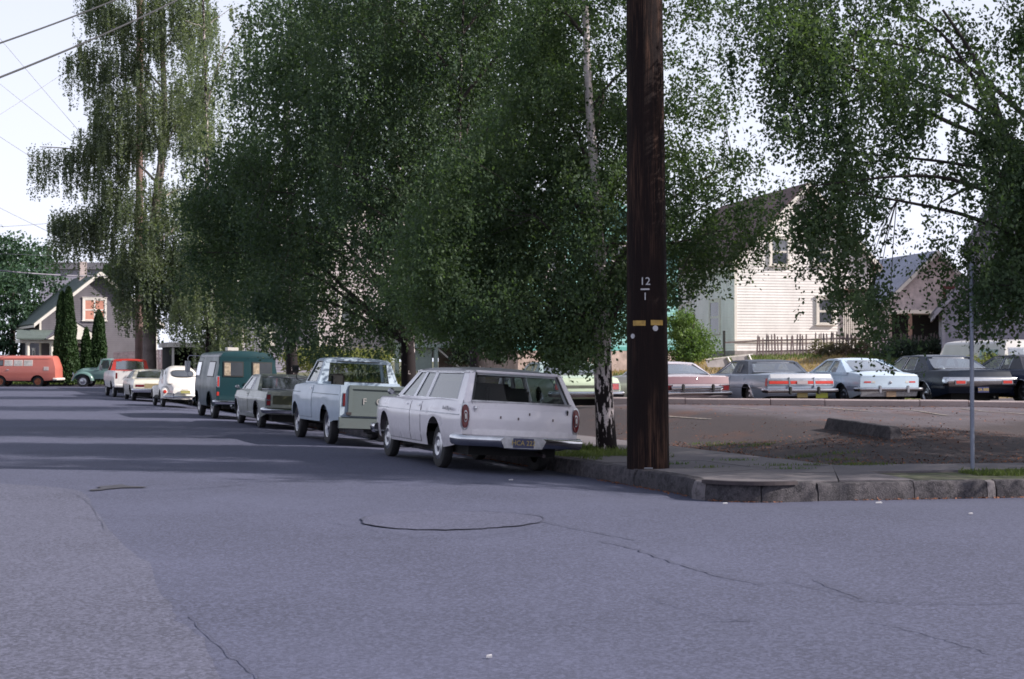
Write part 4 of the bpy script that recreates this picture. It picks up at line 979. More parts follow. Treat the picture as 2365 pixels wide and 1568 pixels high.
# ---- cars in the raised lot, tails to the camera
LHEAD = R(14); GRP = 'cars in the raised parking lot'
def lotcar(c, xd, Y, tilt=0):
    X = PX(xd, Y); c.place_rear(X, Y, LHEAD, HL(X, Y+1.5)+.0)
P_LG = paint('pale_lime_green_paint', (.52, .62, .47), .3, .1)
c = saloon('parked_car', 'pale green two-door sedan in the lot, seen between wagon roof and birch trunk', 5.6, 1.0, 1.38, P_LG, belt=.95, deck=.99, tail=.93, wb_=3.07, ro=1.4, rg=(.78, .66), glassback=(1.5, 2.05), front=(3.95, 3.35), roofmat=flat('pale_blue_vinyl', (.34, .43, .44), .5), lean=[(.3, .1), (.45, 0), (.8, .02), (.93, .07)], group=GRP)
c.rear_rect('rear_grille', -.62, .62, .66, .74, .008, flat('dark_grille', (.10, .11, .09), .4), .02, 8)
for sd_ in (-1, 1):
    x0, x1 = sorted((sd_*.64, sd_*.92)); t = c.rear_rect('tail_light', x0, x1, .60, .80, .014, CHROMED, .03, 2); c.rear_rect('lens', x0+.03, x1-.03, .62, .78, .022, flat('pink_lens', (.42, .10, .11), .3, .3, 30), .02, 2, t)
c.bumper('rear_bumper', True, .12, .98, .42, .58, .3, CHROME); lotcar(c, 1357, 41.9)
P_MAR = paint('dusty_maroon_paint', (.52, .47, .53), .28, .1)
c = saloon('parked_car', 'pale mauve coupe with a maroon tail in the lot, just right of the utility pole', 5.3, .99, 1.33, P_MAR, belt=.93, deck=.97, tail=.95, wb_=2.9, ro=1.3, rg=(.76, .60), glassback=(1.15, 1.95), front=(3.7, 3.05), cabw=(.1, .2), lean=[(.3, .08), (.45, 0), (.75, -.02), (.95, .05)], group=GRP)
for sd_ in (-1, 1):
    x0, x1 = sorted((sd_*.66, sd_*.95)); t = c.rear_rect('tail_light', x0, x1, .54, .72, .016, CHROME, .03, 2); c.rear_rect('lens', x0+.03, x1-.03, .565, .695, .024, TREDL, .02, 2, t)
c.rear_rect('rear_panel', -.93, .93, .735, .93, .006, paint('maroon_panel_paint', (.22, .125, .15), .3, 0), .02, 12)
mb = MB(); mb.lathe([(0, -.01), (.02, 0)], 10, Matrix.Translation((0, c.rl(0, .86)-.01, .86)) @ Matrix.Rotation(R(90), 4, 'Z')); mb.build('boot_lock', CHROME, c.root)
c.bumper('rear_bumper', True, .11, .70, .58, .68, .02, CHROME, guards=(-.42, .42)); c.bumper('lower_bumper', True, .12, .95, .44, .54, .3, CHROME); lotcar(c, 1609, 41.4)
P_BLU = paint('steel_blue_paint', (.26, .31, .41), .25, .1); P_SIL_GLINT = paint('silver_and_glint_paint', (.56, .57, .62), .22, .1, .2)  # silver serves a valance and a painted sun glint
c = saloon('parked_car', 'steel blue coupe with dark vinyl roof and louvred side windows in the lot', 5.5, 1.0, 1.34, P_BLU, belt=.93, deck=.97, tail=.95, wb_=2.95, ro=1.4, rg=(.74, .62), glassback=(1.45, 1.9), front=(3.9, 3.2), roofmat=flat('dark_blue_vinyl', (.045, .055, .08), .5, .2, 20), cabw=(.1, .18), lean=[(.3, .1), (.45, 0), (.75, 0), (.95, .06)], group=GRP,
           panes=[(3.68, 2.62, 3.08, 2.62)])
for sd_ in (-1, 1):
    for q in range(3): mb = MB(); l = 2.30-q*.10; mb.bar((sd_*.885, l-2.75, .99), (sd_*.80, l-2.75-.02, 1.2), .03, .03); mb.build('window_louvre', CHROMED, c.root)
c.rear_rect('tail_light_bar', -.93, .93, .66, .82, .014, CHROMED, .03, 12)
tb = [o for o in c.root.children if o.name.startswith('tail_light_bar')][0]
for x0, x1 in ((-.91, -.38), (-.33, .33), (.38, .91)): c.rear_rect('lens', x0, x1, .695, .775, .022, TREDB, .02, 4, tb)
for sd_ in (-1, 1): x0, x1 = sorted((sd_*.93, sd_*.955)); c.side('side_marker', .03, .14, .64, .84, .01, TREDB, sd_, 2, 2)
for x in (-.355, .355): c.rear_rect('chrome_divider', x-.02, x+.02, .62, .87, .04, CHROME, .03, 1)
c.rear_rect('boot_lid', -.86, .86, .84, .955, .006, P_SIL_GLINT, .02, 8)  # silver plate paints in the sun glint on the tail
c.lip(1.4, CHROME, w=.014); c.plate(.735, None, .30, .09, (.4, .35, .38), off=.03)
for sd_ in (-1, 1): c.side('body_moulding', .1, 5.0, .58, .595, .008, CHROME, sd_, 20, 1)
c.bumper('rear_bumper', True, .14, .97, .46, .58, .35, CHROME, guards=(-.40, .40)); c.plate(.40, None, .3, .12, (.42, .33, .12), off=.06); c.plate(.39, None, .34, .13, (.46, .50, .05), off=.09, x=.55); lotcar(c, 1852, 41.0)
P_LB = paint('pale_sky_blue_paint', (.50, .61, .74), .25, .08)
c = saloon('parked_car', 'pale sky blue fastback coupe in the lot between the steel blue and the black car', 4.6, .90, 1.345, P_LB, belt=.94, deck=.985, tail=.90, wb_=2.62, ro=1.1, wr=.32, rg=(.62, .48), glassback=(.80, 1.75), front=(3.15, 2.55), cabw=(.06, .22), lean=[(.3, .06), (.5, 0), (.78, .0), (.86, -.03), (.95, .0)], group=GRP,
           panes=[(2.95, 2.05, 2.45, 2.02), (1.97, 1.50, 1.94, 1.62)], zsh=[(0, .90), (.5, .95), (1.4, .97), (2.2, .94), (3.2, .94), (4.2, .90), (4.6, .8)])
for sd_ in (-1, 1):
    x0, x1 = sorted((sd_*.42, sd_*.76)); t = c.rear_rect('tail_light', x0, x1, .66, .76, .012, CHROME, .03, 2); x0, x1 = sorted((sd_*.54, sd_*.74)); c.rear_rect('lens', x0, x1, .685, .735, .02, TREDB, .02, 2, t)
    x0, x1 = sorted((sd_*.43, sd_*.53)); c.rear_rect('reverse_lens', x0, x1, .68, .74, .02, LENSW, .02, 1, t)
    c.side('side_panel', .1, .75, .48, .60, .006, P_BLU, sd_, 4, 2)
c.rear_rect('rear_panel', -.84, .84, .56, .83, .006, P_LB, .02, 10); mb = MB(); y = c.rl(0, .7); mb.lathe([(0, -.02), (.035, -.01), (.045, .02)], 14, Matrix.Translation((0, y-.02, .70)) @ Matrix.Rotation(R(90), 4, 'Z')); mb.build('fuel_cap', CHROMED, c.root, 40)
c.bumper('rear_bumper', True, .12, .88, .46, .57, .3, CHROME, guards=(-.37, .43), gm=CHROMED); c.rear_rect('valance', -.80, .80, .33, .46, .02, P_SIL_GLINT, .03, 8); c.plate(.40, None, .28, .14, (.55, .38, .25), off=.08); lotcar(c, 2056, 40.9)
P_BLK = paint('black_green_paint', (.009, .015, .032), .25, .05, 0, .08, .25)
c = saloon('parked_car', 'black four-door sedan with broad chrome rear bumper, behind the thin sign post', 5.25, 1.0, 1.39, P_BLK, belt=.95, deck=1.0, tail=.97, wb_=2.98, ro=1.35, rg=(.76, .62), glassback=(1.1, 1.75), front=(3.75, 3.1), cabw=(.1, .2), lean=[(.3, .08), (.5, 0), (.75, .0), (.95, .05)], group=GRP,
           panes=[(3.52, 2.72, 2.98, 2.64), (2.64, 1.98, 2.56, 2.05)], doors_=[(1.75, 2.66), (2.69, 3.8)], cap='moon')
c.bumper('rear_bumper', True, .08, .97, .56, .80, .25, CHROME)
rb = [o for o in c.root.children if o.name.startswith('rear_bumper')][0]
for sd_ in (-1, 1):
    x0, x1 = sorted((sd_*.52, sd_*.84)); mb = MB(); y = -.12+.06*(.68/.97)**2-2.625; mb.box(x0, x1, y-.025, y+.02, .61, .72); t = mb.build('tail_light', CHROMED, rb, None, True, .01); mb = MB(); mb.box(x0+.02, x1-.03, y-.035, y, .625, .705); mb.build('lens', TREDB, t, None, True, .008)
    c.side('side_marker', .05, .25, .62, .70, .01, TREDL, sd_, 2, 2); c.side('sill_trim', .2, .9, .50, .56, .008, CHROMED, sd_, 4, 1)
    c.lip(1.35, CHROME, w=.016)
c.plate(.47, 'SA 888', .32, .15, (.035, .04, .12), off=.07)
mb = MB(); mb.lathe([(0, .10), (.06, .08), (.10, .03), (.11, 0)], 16, Matrix.Translation((-.42, 1.35-2.625, 1.0)) @ Matrix.Rotation(R(-90), 4, 'Y')); mb.build('white_hat', LENSW, c.root, 60)
lotcar(c, 2268, 40.9)
P_NAV = paint('navy_blue_paint', (.010, .02, .065), .25, .05, 0, .08, .25)
c = saloon('parked_car', 'navy blue car cut off by the right edge of the picture', 5.3, 1.0, 1.36, P_NAV, belt=.95, deck=.99, tail=.95, wb_=2.95, ro=1.3, rg=(.74, .6), glassback=(1.3, 1.8), front=(3.8, 3.15), cabw=(.1, .2), group=GRP, roofmat=flat('black_vinyl', (.03, .03, .045), .5, .2, 20))
c.bumper('rear_bumper', True, .10, .97, .48, .62, .3, CHROME); c.lip(1.3, CHROME, w=.012); lotcar(c, 2500, 40.6)
# white van standing behind the lot cars
P_WV = paint('white_van_paint', (.62, .60, .60), .35, .1)
c = van_box('van', 'white van behind the navy car near the grey garage wall', 4.6, .90, 1.95, P_WV, .34, (1.1, 3.5), rc=.14)
for i, (x0, x1) in enumerate(((-.66, -.06), (.06, .66))):
    f = c.rear_rect('window_frame', x0, x1, 1.15, 1.68, .012, CHROMED, .02, 2); c.rear_rect('window_pane', x0+.04, x1-.04, 1.19, 1.64, .02, GLASSR, .01, 2, f)
for sd_ in (-1, 1): c.side('side_window', .4, 1.5, 1.2, 1.62, .01, GLASSR, sd_, 4, 4)
c.bumper('rear_bumper', True, .08, .88, .44, .56, .2, CHROMED)
X = PX(2372, 52.0); c.place_rear(X, 52.0, R(16), HL(X, 52.8)-.15)
# ================================================================ houses and fences
def wallM(face, w, d):
    """u along the wall, z up, o outwards -> house space"""
    if face == 'front': return lambda u, z, o: (u, -o, z)
    if face == 'left': return lambda u, z, o: (-o, u, z)
    return lambda u, z, o: (w+o, u, z)
def pbox(mb, M, u0, u1, z0, z1, o0, o1):
    c = [M(u, z, o) for z in (z0, z1) for o in (o0, o1) for u in (u0, u1)]
    mb.add(c, [(0, 2, 3, 1), (4, 5, 7, 6), (0, 1, 5, 4), (2, 6, 7, 3), (0, 4, 6, 2), (1, 3, 7, 5)])
def siding_mat(name, c, dirt=.25):
    g = NG(name); n = g.noise(1.1, 6, .65, None, (1, 1, .5)); n2 = g.noise(9, 4, .6, None, (.4, .4, 3))
    a = g.mix(g.ramp(n, [(.38, 0), (.72, 1)]), c, tuple(x*(1-dirt)*.9 for x in c)); a = g.mix(g.ramp(n2, [(.5, 0), (.75, .3)]), a, tuple(x*.6 for x in c)); g.base(a); g.set(Roughness=.75); return g.m
def siding(root, face, w, d, z0, zf, mat, pitch=.115, name='siding', u0=0, u1=None):
    """overlapping boards; zf(z) -> (ua, ub) extent at height z"""
    M = wallM(face, w, d); mb = MB(); z = z0
    while True:
        e = zf(z+pitch*.5)
        if e is None: break
        a, b = e; mb.add([M(a, z, .024), M(b, z, .024), M(b, z+pitch, .006), M(a, z+pitch, .006), M(a, z, .0), M(b, z, .0)], [(0, 1, 2, 3), (4, 5, 1, 0)]); z += pitch
    o = mb.build(name, mat, root, None, False); o['kind'] = 'stuff'; return o
def window(root, face, w, d, u, z, ww, wh, frame, pane=None, cas=.11, name='window', mull=0, cross=True, blind=None):
    M = wallM(face, w, d); mb = MB()
    pbox(mb, M, u-cas, u, z-.02, z+wh+cas, .0, .09); pbox(mb, M, u+ww, u+ww+cas, z-.02, z+wh+cas, .0, .09); pbox(mb, M, u, u+ww, z+wh, z+wh+cas, .0, .088); pbox(mb, M, u-cas-.04, u+ww+cas+.04, z+wh+cas, z+wh+cas+.04, 0, .12)
    f = mb.build(name, frame, root)
    mb = MB(); pbox(mb, M, u-cas-.05, u+ww+cas+.05, z-.08, z-.02, 0, .14); mb.build('sill', frame, f)
    n = mull+1
    for i in range(n):
        a = u+ww*i/n; b = u+ww*(i+1)/n; hs = ((z, z+wh/2), (z+wh/2, z+wh)) if cross else ((z, z+wh),)
        for j, (p, q) in enumerate(hs):
            mb = MB(); o = .054-.008*(j == 0); pbox(mb, M, a, b, p, p+.05, .024, o+.012); pbox(mb, M, a, b, q-.05, q, .024, o+.012); pbox(mb, M, a, a+.05, p+.05, q-.05, .024, o+.012); pbox(mb, M, b-.05, b, p+.05, q-.05, .024, o+.012); mb.build('sash', frame, f)
            mb = MB(); pbox(mb, M, a+.05, b-.05, p+.05, q-.05, .023, .050); mb.build('pane', (blind if (blind and j == 1) else None) or pane or WINGL, f)
    return f
def house(name, label, org, a, w, d, he, hr, wall, roofm, trim, cat='house', ov=.35, ridge=.5, found=None, fh=.5, sides=('front', 'left'), pitch=.135, back=True):
    r = thing(name, label, cat, org, a); rx = w*ridge
    mb = MB(); k = [(0, 0, 0), (w, 0, 0), (w, 0, he), (rx, 0, hr), (0, 0, he)]; kb = [(x, d, z) for x, y, z in k]
    mb.add(k+kb, [(0, 1, 2, 3, 4), (9, 8, 7, 6, 5), (0, 4, 9, 5), (1, 6, 7, 2)]); mb.build('wall', wall, r)
    if found: mb = MB(); mb.box(-.03, w+.03, -.05, d+.03, -1.2, fh); mb.build('foundation', found, r)
    def zf(z):
        if z > hr-.12: return None
        if z < he: return (0, w)
        t = (z-he)/(hr-he); return (rx*t, w-(w-rx)*t)
    z0 = fh if found else 0
    if 'front' in sides: siding(r, 'front', w, d, z0, zf, wall, pitch)
    if 'left' in sides: siding(r, 'left', w, d, z0, lambda z: (0, d) if z < he else None, wall, pitch)
    for x, y in ((0, 0), (w, 0), (0, d)): mb = MB(); mb.box(x-.035, x+.09 if x == 0 else x+.035, y-.035, y+.08, z0, he); mb.build('corner_board', trim, r)
    tk = .14
    for side_, (x0, x1) in enumerate(((0, rx), (w, rx))):
        sl_ = (hr-he)/abs(x1-x0); dx = ov*(1 if x1 > x0 else -1); e = Vector((x0-dx, 0, he-ov*sl_)); t = Vector((x1, 0, hr))
        pts = [Vector((e.x, -ov, e.z)), Vector((t.x, -ov, t.z)), Vector((t.x, d+ov, t.z)), Vector((e.x, d+ov, e.z))]
        n = Vector((-(hr-he)*(1 if x1 > x0 else -1), 0, abs(x1-x0))).normalized(); mb = MB(); mb.slab([p+n*.02 for p in pts], n, tk); mb.build('roof_slope', roofm, r)
        mb = MB(); f = [pts[0]+Vector((0, -.03, -.10)), pts[1]+Vector((0, -.03, -.12)), pts[1]+Vector((0, -.03, .14)), pts[0]+Vector((0, -.03, .14))]; mb.slab(f, (0, 1, 0), -.04); mb.build('bargeboard', trim, r)
        mb = MB(); mb.box(min(e.x, e.x+dx*.1)-.03, max(e.x, e.x+dx*.1), -ov, d+ov, e.z-.12, e.z+.03); mb.build('eaves_board', trim, r)
    return r
def shingle(name, c):
    g = NG(name); n = g.noise(.6, 6); n2 = g.noise(10, 3, .6, None, (1, 1, 1)); w_ = g.n('ShaderNodeTexBrick'); w_.inputs['Scale'].default_value = 4; g.l(g.tc.outputs['Object'], w_.inputs[0])
    a = g.mix(g.ramp(n, [(.35, 0), (.7, 1)]), c, tuple(x*.65 for x in c)); a = g.mix(g.ramp(n2, [(.4, 0), (.7, .5)]), a, tuple(min(1, x*1.5) for x in c)); g.base(a); g.set(Roughness=.9); g.bump(n2, .5, .05); return g.m
RF_BR = shingle('brown_shingles', (.135, .088, .088)); RF_GR = shingle('green_shingles', (.085, .11, .105)); RF_BL = shingle('pale_blue_shingles', (.30, .32, .40)); RF_GY = shingle('grey_shingles', (.16, .155, .19))
S_WH = siding_mat('weathered_white_siding', (.80, .76, .75), .12); S_TE = siding_mat('turquoise_siding', (.21, .44, .43), .15); S_PK = siding_mat('pinkish_white_siding', (.50, .44, .46), .2)
S_GR = siding_mat('lavender_grey_siding', (.29, .28, .36), .2); S_GB = siding_mat('dark_grey_shingle_wall', (.13, .12, .145), .25); S_BD = siding_mat('dark_grey_siding', (.13, .13, .17))
CONW = flat('stone_foundation', (.40, .31, .28), .9, .35, 2.5, 0, .03); DARKW = flat('opening_shade_black', (.01, .01, .012), .9)  # near-black paints in the shade of the porch and carport openings
CURTW = flat('salmon_blind', (.45, .20, .15), .7, .15)

# white house
hw_ = house('white_house', 'two-storey house with white clapboards and a brown gabled roof behind the blue lot cars', (10.69, 75, 2.0), R(13), 7.1, 11, 4.45, 8.1, S_WH, RF_BR, CREAM, found=flat('warm_grey_base', (.25, .22, .22), .9), fh=.1, ridge=.52)  # foundation in one plain warm grey
for (u, z, a, b) in ((1.85, 4.25, .84, 1.25), (4.12, 4.32, .78, 1.15), (4.28, 1.42, .72, 1.2)): window(hw_, 'front', 7.1, 11, u, z, a, b, CREAM, blind=flat('grey_blind', (.16, .17, .20), .3))
for v in (2.0, 6.3): window(hw_, 'left', 7.1, 11, v, 1.0, 1.3, 1.55, CREAM, mull=0)
mb = MB(); mb.box(-.04, 7.1, -.08, 0, .50, .66); mb.build('water_table', CREAM, hw_)
lt = MB()
for i in range(13): lt.box(5.55+i*.1, 5.59+i*.1, -.12, -.09, .75, 2.9)
for i in range(20): lt.box(5.5, 6.85, -.09, -.075, .78+i*.11, .80+i*.11)
o = lt.build('lattice_slats', CREAM, hw_); o['kind'] = 'stuff'
mb = MB(); mb.box(5.45, 6.95, -.075, -.03, .6, 3.0); mb.build('porch_wall', flat('pinkish_panel', (.40, .34, .36)), hw_); mb = MB(); mb.box(5.3, 7.2, -.5, .0, 3.0, 3.12); mb.build('porch_hood', flat('brown_board', (.16, .09, .08)), hw_)
# turquoise house
ht = house('turquoise_house', 'tall turquoise clapboard house hidden behind the birches and the utility pole', (.26, 65, 2.05), R(20), 7.3, 11, 4.3, 6.7, S_TE, RF_GY, S_TE, found=CONW, fh=.0, pitch=.13)
window(ht, 'front', 7.3, 11, 4.3, 3.2, .75, 1.3, S_PK); window(ht, 'front', 7.3, 11, 1.2, 2.6, .8, 1.5, S_PK); window(ht, 'front', 7.3, 11, 5.6, 1.0, .8, 1.5, S_PK); window(ht, 'left', 7.3, 11, 3, 1.0, .9, 1.5, CREAM)
mb = MB(); mb.box(-.06, 7.36, -.06, 0, 0, .16); mb.build('water_table', flat('turquoise_trim', (.11, .36, .34)), ht)
# pinkish white house with a raised green porch
hp = house('pinkish_white_house', 'pinkish white house with a raised pale green porch behind the pickup', (-8.66, 70, 1.75), R(20), 6.4, 9, 4.9, 7.6, S_PK, RF_GY, CREAM)
window(hp, 'front', 6.4, 9, 1.0, 1.5, .8, 1.3, CREAM); window(hp, 'left', 6.4, 9, 2.0, 1.5, .8, 1.3, CREAM)
PGRN = flat('pale_green_paint', (.36, .42, .40), .6, .15)
mb = MB(); mb.box(3.0, 6.7, -2.0, -.05, .45, .62); mb.build('porch_deck', PGRN, hp)
for x in (3.1, 4.9, 6.55):
    mb = MB(); mb.box(x-.08, x+.08, -1.98, -1.82, -.7, .45); mb.build('porch_post', PGRN, hp)
mb = MB(); mb.box(3.1, 6.6, -1.95, -1.90, 1.3, 1.36); mb.bar((5.0, -1.9, .4), (6.2, -1.9, -.6), .07); mb.build('porch_rail', WHITEP, hp)
for x in (6.45, 4.9): mb = MB(); mb.box(x-.04, x+.04, -1.95, -1.87, .62, 2.7); mb.build('porch_column', WHITEP, hp)
mb = MB(); mb.box(3.6, 4.8, -1.7, -1.5, -.6, .44); mb.build('porch_skirt', PGRN, hp)
# house to its left: lavender grey
hg = house('lavender_house', 'lavender grey house mostly hidden by birch leaves above the green van', (PX(560, 82), 82, 1.0), R(20), 6.0, 8, 5.0, 7.6, S_GR, RF_GY, CREAM)
window(hg, 'front', 6.0, 8, 1.5, 1.5, .8, 1.3, CREAM)
# right: house with porch, grey house, tall dark gable
h2 = house('pink_gabled_house', 'pinkish gabled house with pale blue roof and dark porch, seen through hanging leaves', (PX(2052, 88), 88, 2.2), R(10), 5.6, 10, 2.9, 5.5, flat('pink_wall', (.60, .50, .50), .8), RF_BL, CREAM, sides=('front',))
window(h2, 'front', 5.6, 10, 3.4, 2.5, .8, 1.0, flat('dark_red_trim', (.20, .07, .07)), blind=flat('white_blind', (.5, .5, .5)))
mb = MB(); mb.box(-.2, 5.8, -2.4, 0, 2.0, 2.2); mb.build('porch_roof', CREAM, h2)
mb = MB(); mb.box(.2, 5.4, -.14, -.02, 0, 2.0); mb.build('porch_shade_sheet', DARKW, h2)  # flat black sheet on the wall, painting the shade under the porch roof
for x in (.3, 2.6, 5.2): mb = MB(); mb.box(x-.08, x+.08, -2.3, -2.14, 0, 2.0); mb.build('porch_column', flat('brown_post', (.24, .15, .12)), h2)
h3 = house('grey_garage', 'lavender grey clapboard outbuilding with a steep roof at the right edge behind the sign post', (PX(2178, 64), 64, 1.55), R(-14), 7.2, 6, 2.3, 6.2, S_GR, RF_GY, flat('grey_trim', (.30, .29, .36)), pitch=.125)
mb = MB(); mb.box(5.2, 6.8, -.10, -.02, 1.6, 2.9); mb.build('pink_panel', S_PK, h3)
h4 = house('tall_dark_house', 'tall steep-gabled dark grey house at the upper right behind the leaves', (PX(2262, 84), 84, 2), R(-12), 7.5, 8, 6.5, 13, S_BD, RF_GY, S_GR, pitch=.14)
window(h4, 'front', 7.5, 10, 2.2, 4.6, .8, 1.3, CREAM)
# bungalow at the end of the street
hb = house('bungalow', 'grey gabled bungalow with a white columned porch at the far left end of the street', (PX(92, 106), 106, .25), R(25), 7.9, 9.5, 4.1, 7.35, S_GB, RF_GR, CREAM, ov=.45)
window(hb, 'front', 7.9, 9.5, 2.95, 4.15, 1.35, 1.4, WHITEP, CURTW, mull=1, cas=.14)
mb = MB(); mb.box(-1.6, 3.6, -2.4, 0, 2.55, 2.75); mb.build('porch_beam', CREAM, hb)
mb = MB(); mb.slab([(-1.9, -2.7, 2.76), (3.8, -2.7, 2.76), (3.4, 0, 3.35), (-1.5, 0, 3.35)], (0, 0, 1), .1); mb.build('porch_roof', RF_GR, hb)
mb = MB(); mb.slab([(.1, -2.75, 2.78), (3.7, -2.75, 2.78), (1.9, -2.75, 3.95)], (0, 1, 0), .12); mb.build('pediment', CREAM, hb)
mb = MB()
for x0, x1 in ((0, 1.9), (3.8, 1.9)): mb.slab([(x0, -2.8, 2.78), (x1, -2.8, 3.98), (x1, .2, 3.98), (x0, .2, 2.78)], (0, 0, 1), .08)
mb.build('porch_gable_roof', RF_GY, hb)
for x in (-1.1, .42, 3.2, -.2+2.2): mb = MB(); mb.tube([(x, -2.25, 0), (x, -2.25, .15), (x, -2.25, 2.4), (x, -2.25, 2.55)], [.17, .15, .12, .17], 12); mb.build('porch_column', CREAM, hb, 40)
mb = MB(); mb.box(-1.7, 3.8, -2.5, 0, -.3, 0); mb.build('porch_floor', flat('porch_wood', (.2, .18, .18)), hb)
mb = MB(); mb.box(.6, 1.5, -.10, -.02, 0, 2.1); mb.build('door', DARKW, hb); window(hb, 'front', 7.9, 9.5, 2.1, .9, .9, 1.2, CREAM); window(hb, 'left', 7.9, 9.5, 2, .9, .9, 1.2, CREAM)
mb = MB(); mb.box(3.3, 3.8, 4, 4.5, 6.4, 8.4); mb.build('chimney', flat('pale_chimney', (.4, .33, .33)), hb)
hx = thing('grey_block_house', 'flat-topped grey house rising behind the trees at the far left', 'house', (PX(90, 138), 138, .5), R(9))
mb = MB(); mb.box(0, 6.5, 0, 8, 0, 9.2); mb.build('wall', S_GR, hx); mb = MB(); mb.box(-.3, 6.8, -.3, 8.3, 9.2, 9.8); mb.build('roof', RF_GY, hx)
mb = MB(); mb.box(-3.0, -2.5, 3, 3.5, 6, 10.6); mb.build('chimney', flat('dark_brick', (.10, .045, .04)), hx)
# carport, board fence
cp = thing('carport', 'open dark carport with a white front board behind the parked beetle', 'carport', (PX(395, 84), 84, .35), R(18))
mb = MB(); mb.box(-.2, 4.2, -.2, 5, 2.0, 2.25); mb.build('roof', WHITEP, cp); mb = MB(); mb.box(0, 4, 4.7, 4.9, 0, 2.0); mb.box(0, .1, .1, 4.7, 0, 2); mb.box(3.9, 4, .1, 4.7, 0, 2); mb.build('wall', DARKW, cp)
for x in (.1, 1.25, 3.9): mb = MB(); mb.box(x-.06, x+.06, -.1, .02, 0, 2.0); mb.build('post', WHITEP, cp)
bf = thing('board_fence', 'mauve board fence between the old green pickup and the willow-like birch', 'fence', (PX(262, 103), 103, .2), R(4))
FENC = flat('mauve_boards', (.26, .20, .23), .8, .3, 5)
for i in range(22): mb = MB(); z = rk.uniform(-.02, .02); mb.box(i*.19, i*.19+.175, 0, .025, 0, 1.95+.012*i+z); mb.build('board', FENC, bf)
mb = MB(); mb.box(0, 4.2, .03, .08, .4, .5); mb.box(0, 4.2, .03, .08, 1.5, 1.6); mb.build('rail', FENC, bf)

# picket fence before the white house
pf = thing('picket_fence', 'old weathered picket fence with gaps before the white clapboard house', 'fence', (PX(1748, 69), 69, 0), R(3))
PKM = flat('weathered_picket', (.20, .15, .15), .85, .4, 6); pk = []
for v_ in range(4):
    mb = MB(); h = (.95, 1.0, .92, .98)[v_]; mb.add([(-.035, 0, 0), (.035, 0, 0), (.035, 0, h-.08), (0, 0, h), (-.035, 0, h-.08)]+[(x, .02, z) for x, z in ((-.035, 0), (.035, 0), (.035, h-.08), (0, h), (-.035, h-.08))], [(0, 1, 2, 3, 4), (9, 8, 7, 6, 5)]+[(i, (i+1) % 5, 5+(i+1) % 5, 5+i) for i in range(5)])
    me = mb.mesh('picket'); me.materials.append(PKM); pk.append(me)
rp = random.Random(5); lx, ly = pf.location[0], pf.location[1]
for i in range(62):
    if i in (9, 17, 18, 33, 46) : continue
    x = i*.137; wx = lx+x*math.cos(R(3)); wy = ly+x*math.sin(R(3)); o = link('picket', rp.choice(pk), None, pf); o.location = (x, 0, HL(wx, wy)+.02+rp.uniform(-.03, .03)); o.rotation_euler = (rp.uniform(-.05, .05), rp.uniform(-.06, .06), 0); o.scale = (rp.uniform(.8, 1.1), 1, rp.uniform(.92, 1.06))
for zz in (.25, .72):
    mb = MB()
    for i in range(6): x0 = -.0 if zz < .5 else -1.4; a = x0+(8.5-x0)*i/6; b = x0+(8.5-x0)*(i+1)/6; mb.bar((a, .04, HL(lx+a, ly)+zz), (b, .04, HL(lx+b, ly)+zz), .04, .07)
    mb.build('rail', PKM, pf)
mb = MB(); mb.box(-1.5, -1.4, 0, .1, HL(lx-1.5, ly)-.1, HL(lx-1.5, ly)+1.25); mb.build('post', flat('black_post', (.03, .03, .03)), pf)
# white framed panels propped on the bank
cf = thing('cold_frame', 'white framed boards leaning on the bank below the corner of the white house', 'boards', (PX(1628, 62), 62, HL(PX(1628, 62), 62)+.12), R(4))
mb = MB(); mb.bar((0, 0, .30), (1.95, .1, .52), .06, .05); mb.bar((.9, 0, .40), (1.15, -.2, -.1), .08, .05); mb.bar((1.75, 0, .5), (1.95, -.2, 0), .07, .05); mb.build('frame', WHITEP, cf)
mb = MB(); mb.slab([(.02, .02, .27), (.85, .02, .37), (1.05, -.1, .0), (.1, -.1, .0)], (0, 1, 0), .03); mb.slab([(1.05, .02, .38), (1.7, .02, .47), (1.85, -.1, .05), (1.25, -.1, .05)], (0, 1, 0), .03); mb.build('panel', flat('grey_panel', (.3, .27, .27)), cf)
# ================================================================ trees and plants
def leafmat(name, c1, c2, trans=.35, sc=1.1, gloss=.62):
    g = NG(name); n = g.noise(sc, 3); n2 = g.noise(23, 2)
    c = g.mix(g.ramp(n, [(.35, 0), (.68, 1)]), c1, c2); c = g.mix(g.ramp(n2, [(.35, 0), (.75, .55)]), c, tuple(x*1.45 for x in c2)); g.base(c); g.set(Roughness=gloss, Specular_IOR_Level=.22)
    tr = g.n('ShaderNodeBsdfTranslucent'); tc = g.mix(1.0, c, (1.5, 1.7, .6), 'MULTIPLY'); g.l(tc, tr.inputs[0]); ms = g.n('ShaderNodeMixShader'); ms.inputs[0].default_value = trans
    g.l(g.b.outputs[0], ms.inputs[1]); g.l(tr.outputs[0], ms.inputs[2]); g.l(ms.outputs[0], g.o.inputs[0]); return g.m
LF_A = leafmat('birch_leaf', (.039, .070, .048), (.080, .114, .062), .40); LF_D = leafmat('dark_birch_leaf', (.030, .056, .045), (.067, .097, .060), .36)
LF_W = leafmat('weeping_birch_leaf', (.062, .088, .076), (.152, .174, .122), .42, .5); LF_C = leafmat('cypress_leaf', (.018, .038, .014), (.03, .06, .02), .1); LF_B = leafmat('broad_leaf', (.03, .06, .045), (.045, .085, .05), .25)
LF_S = leafmat('shrub_leaf', (.05, .10, .04), (.12, .17, .06), .35); LF_Y = leafmat('meadow_leaf', (.10, .13, .04), (.22, .22, .09), .3); LF_IV = leafmat('dark_ivy_leaf', (.018, .03, .028), (.05, .07, .05), .2)
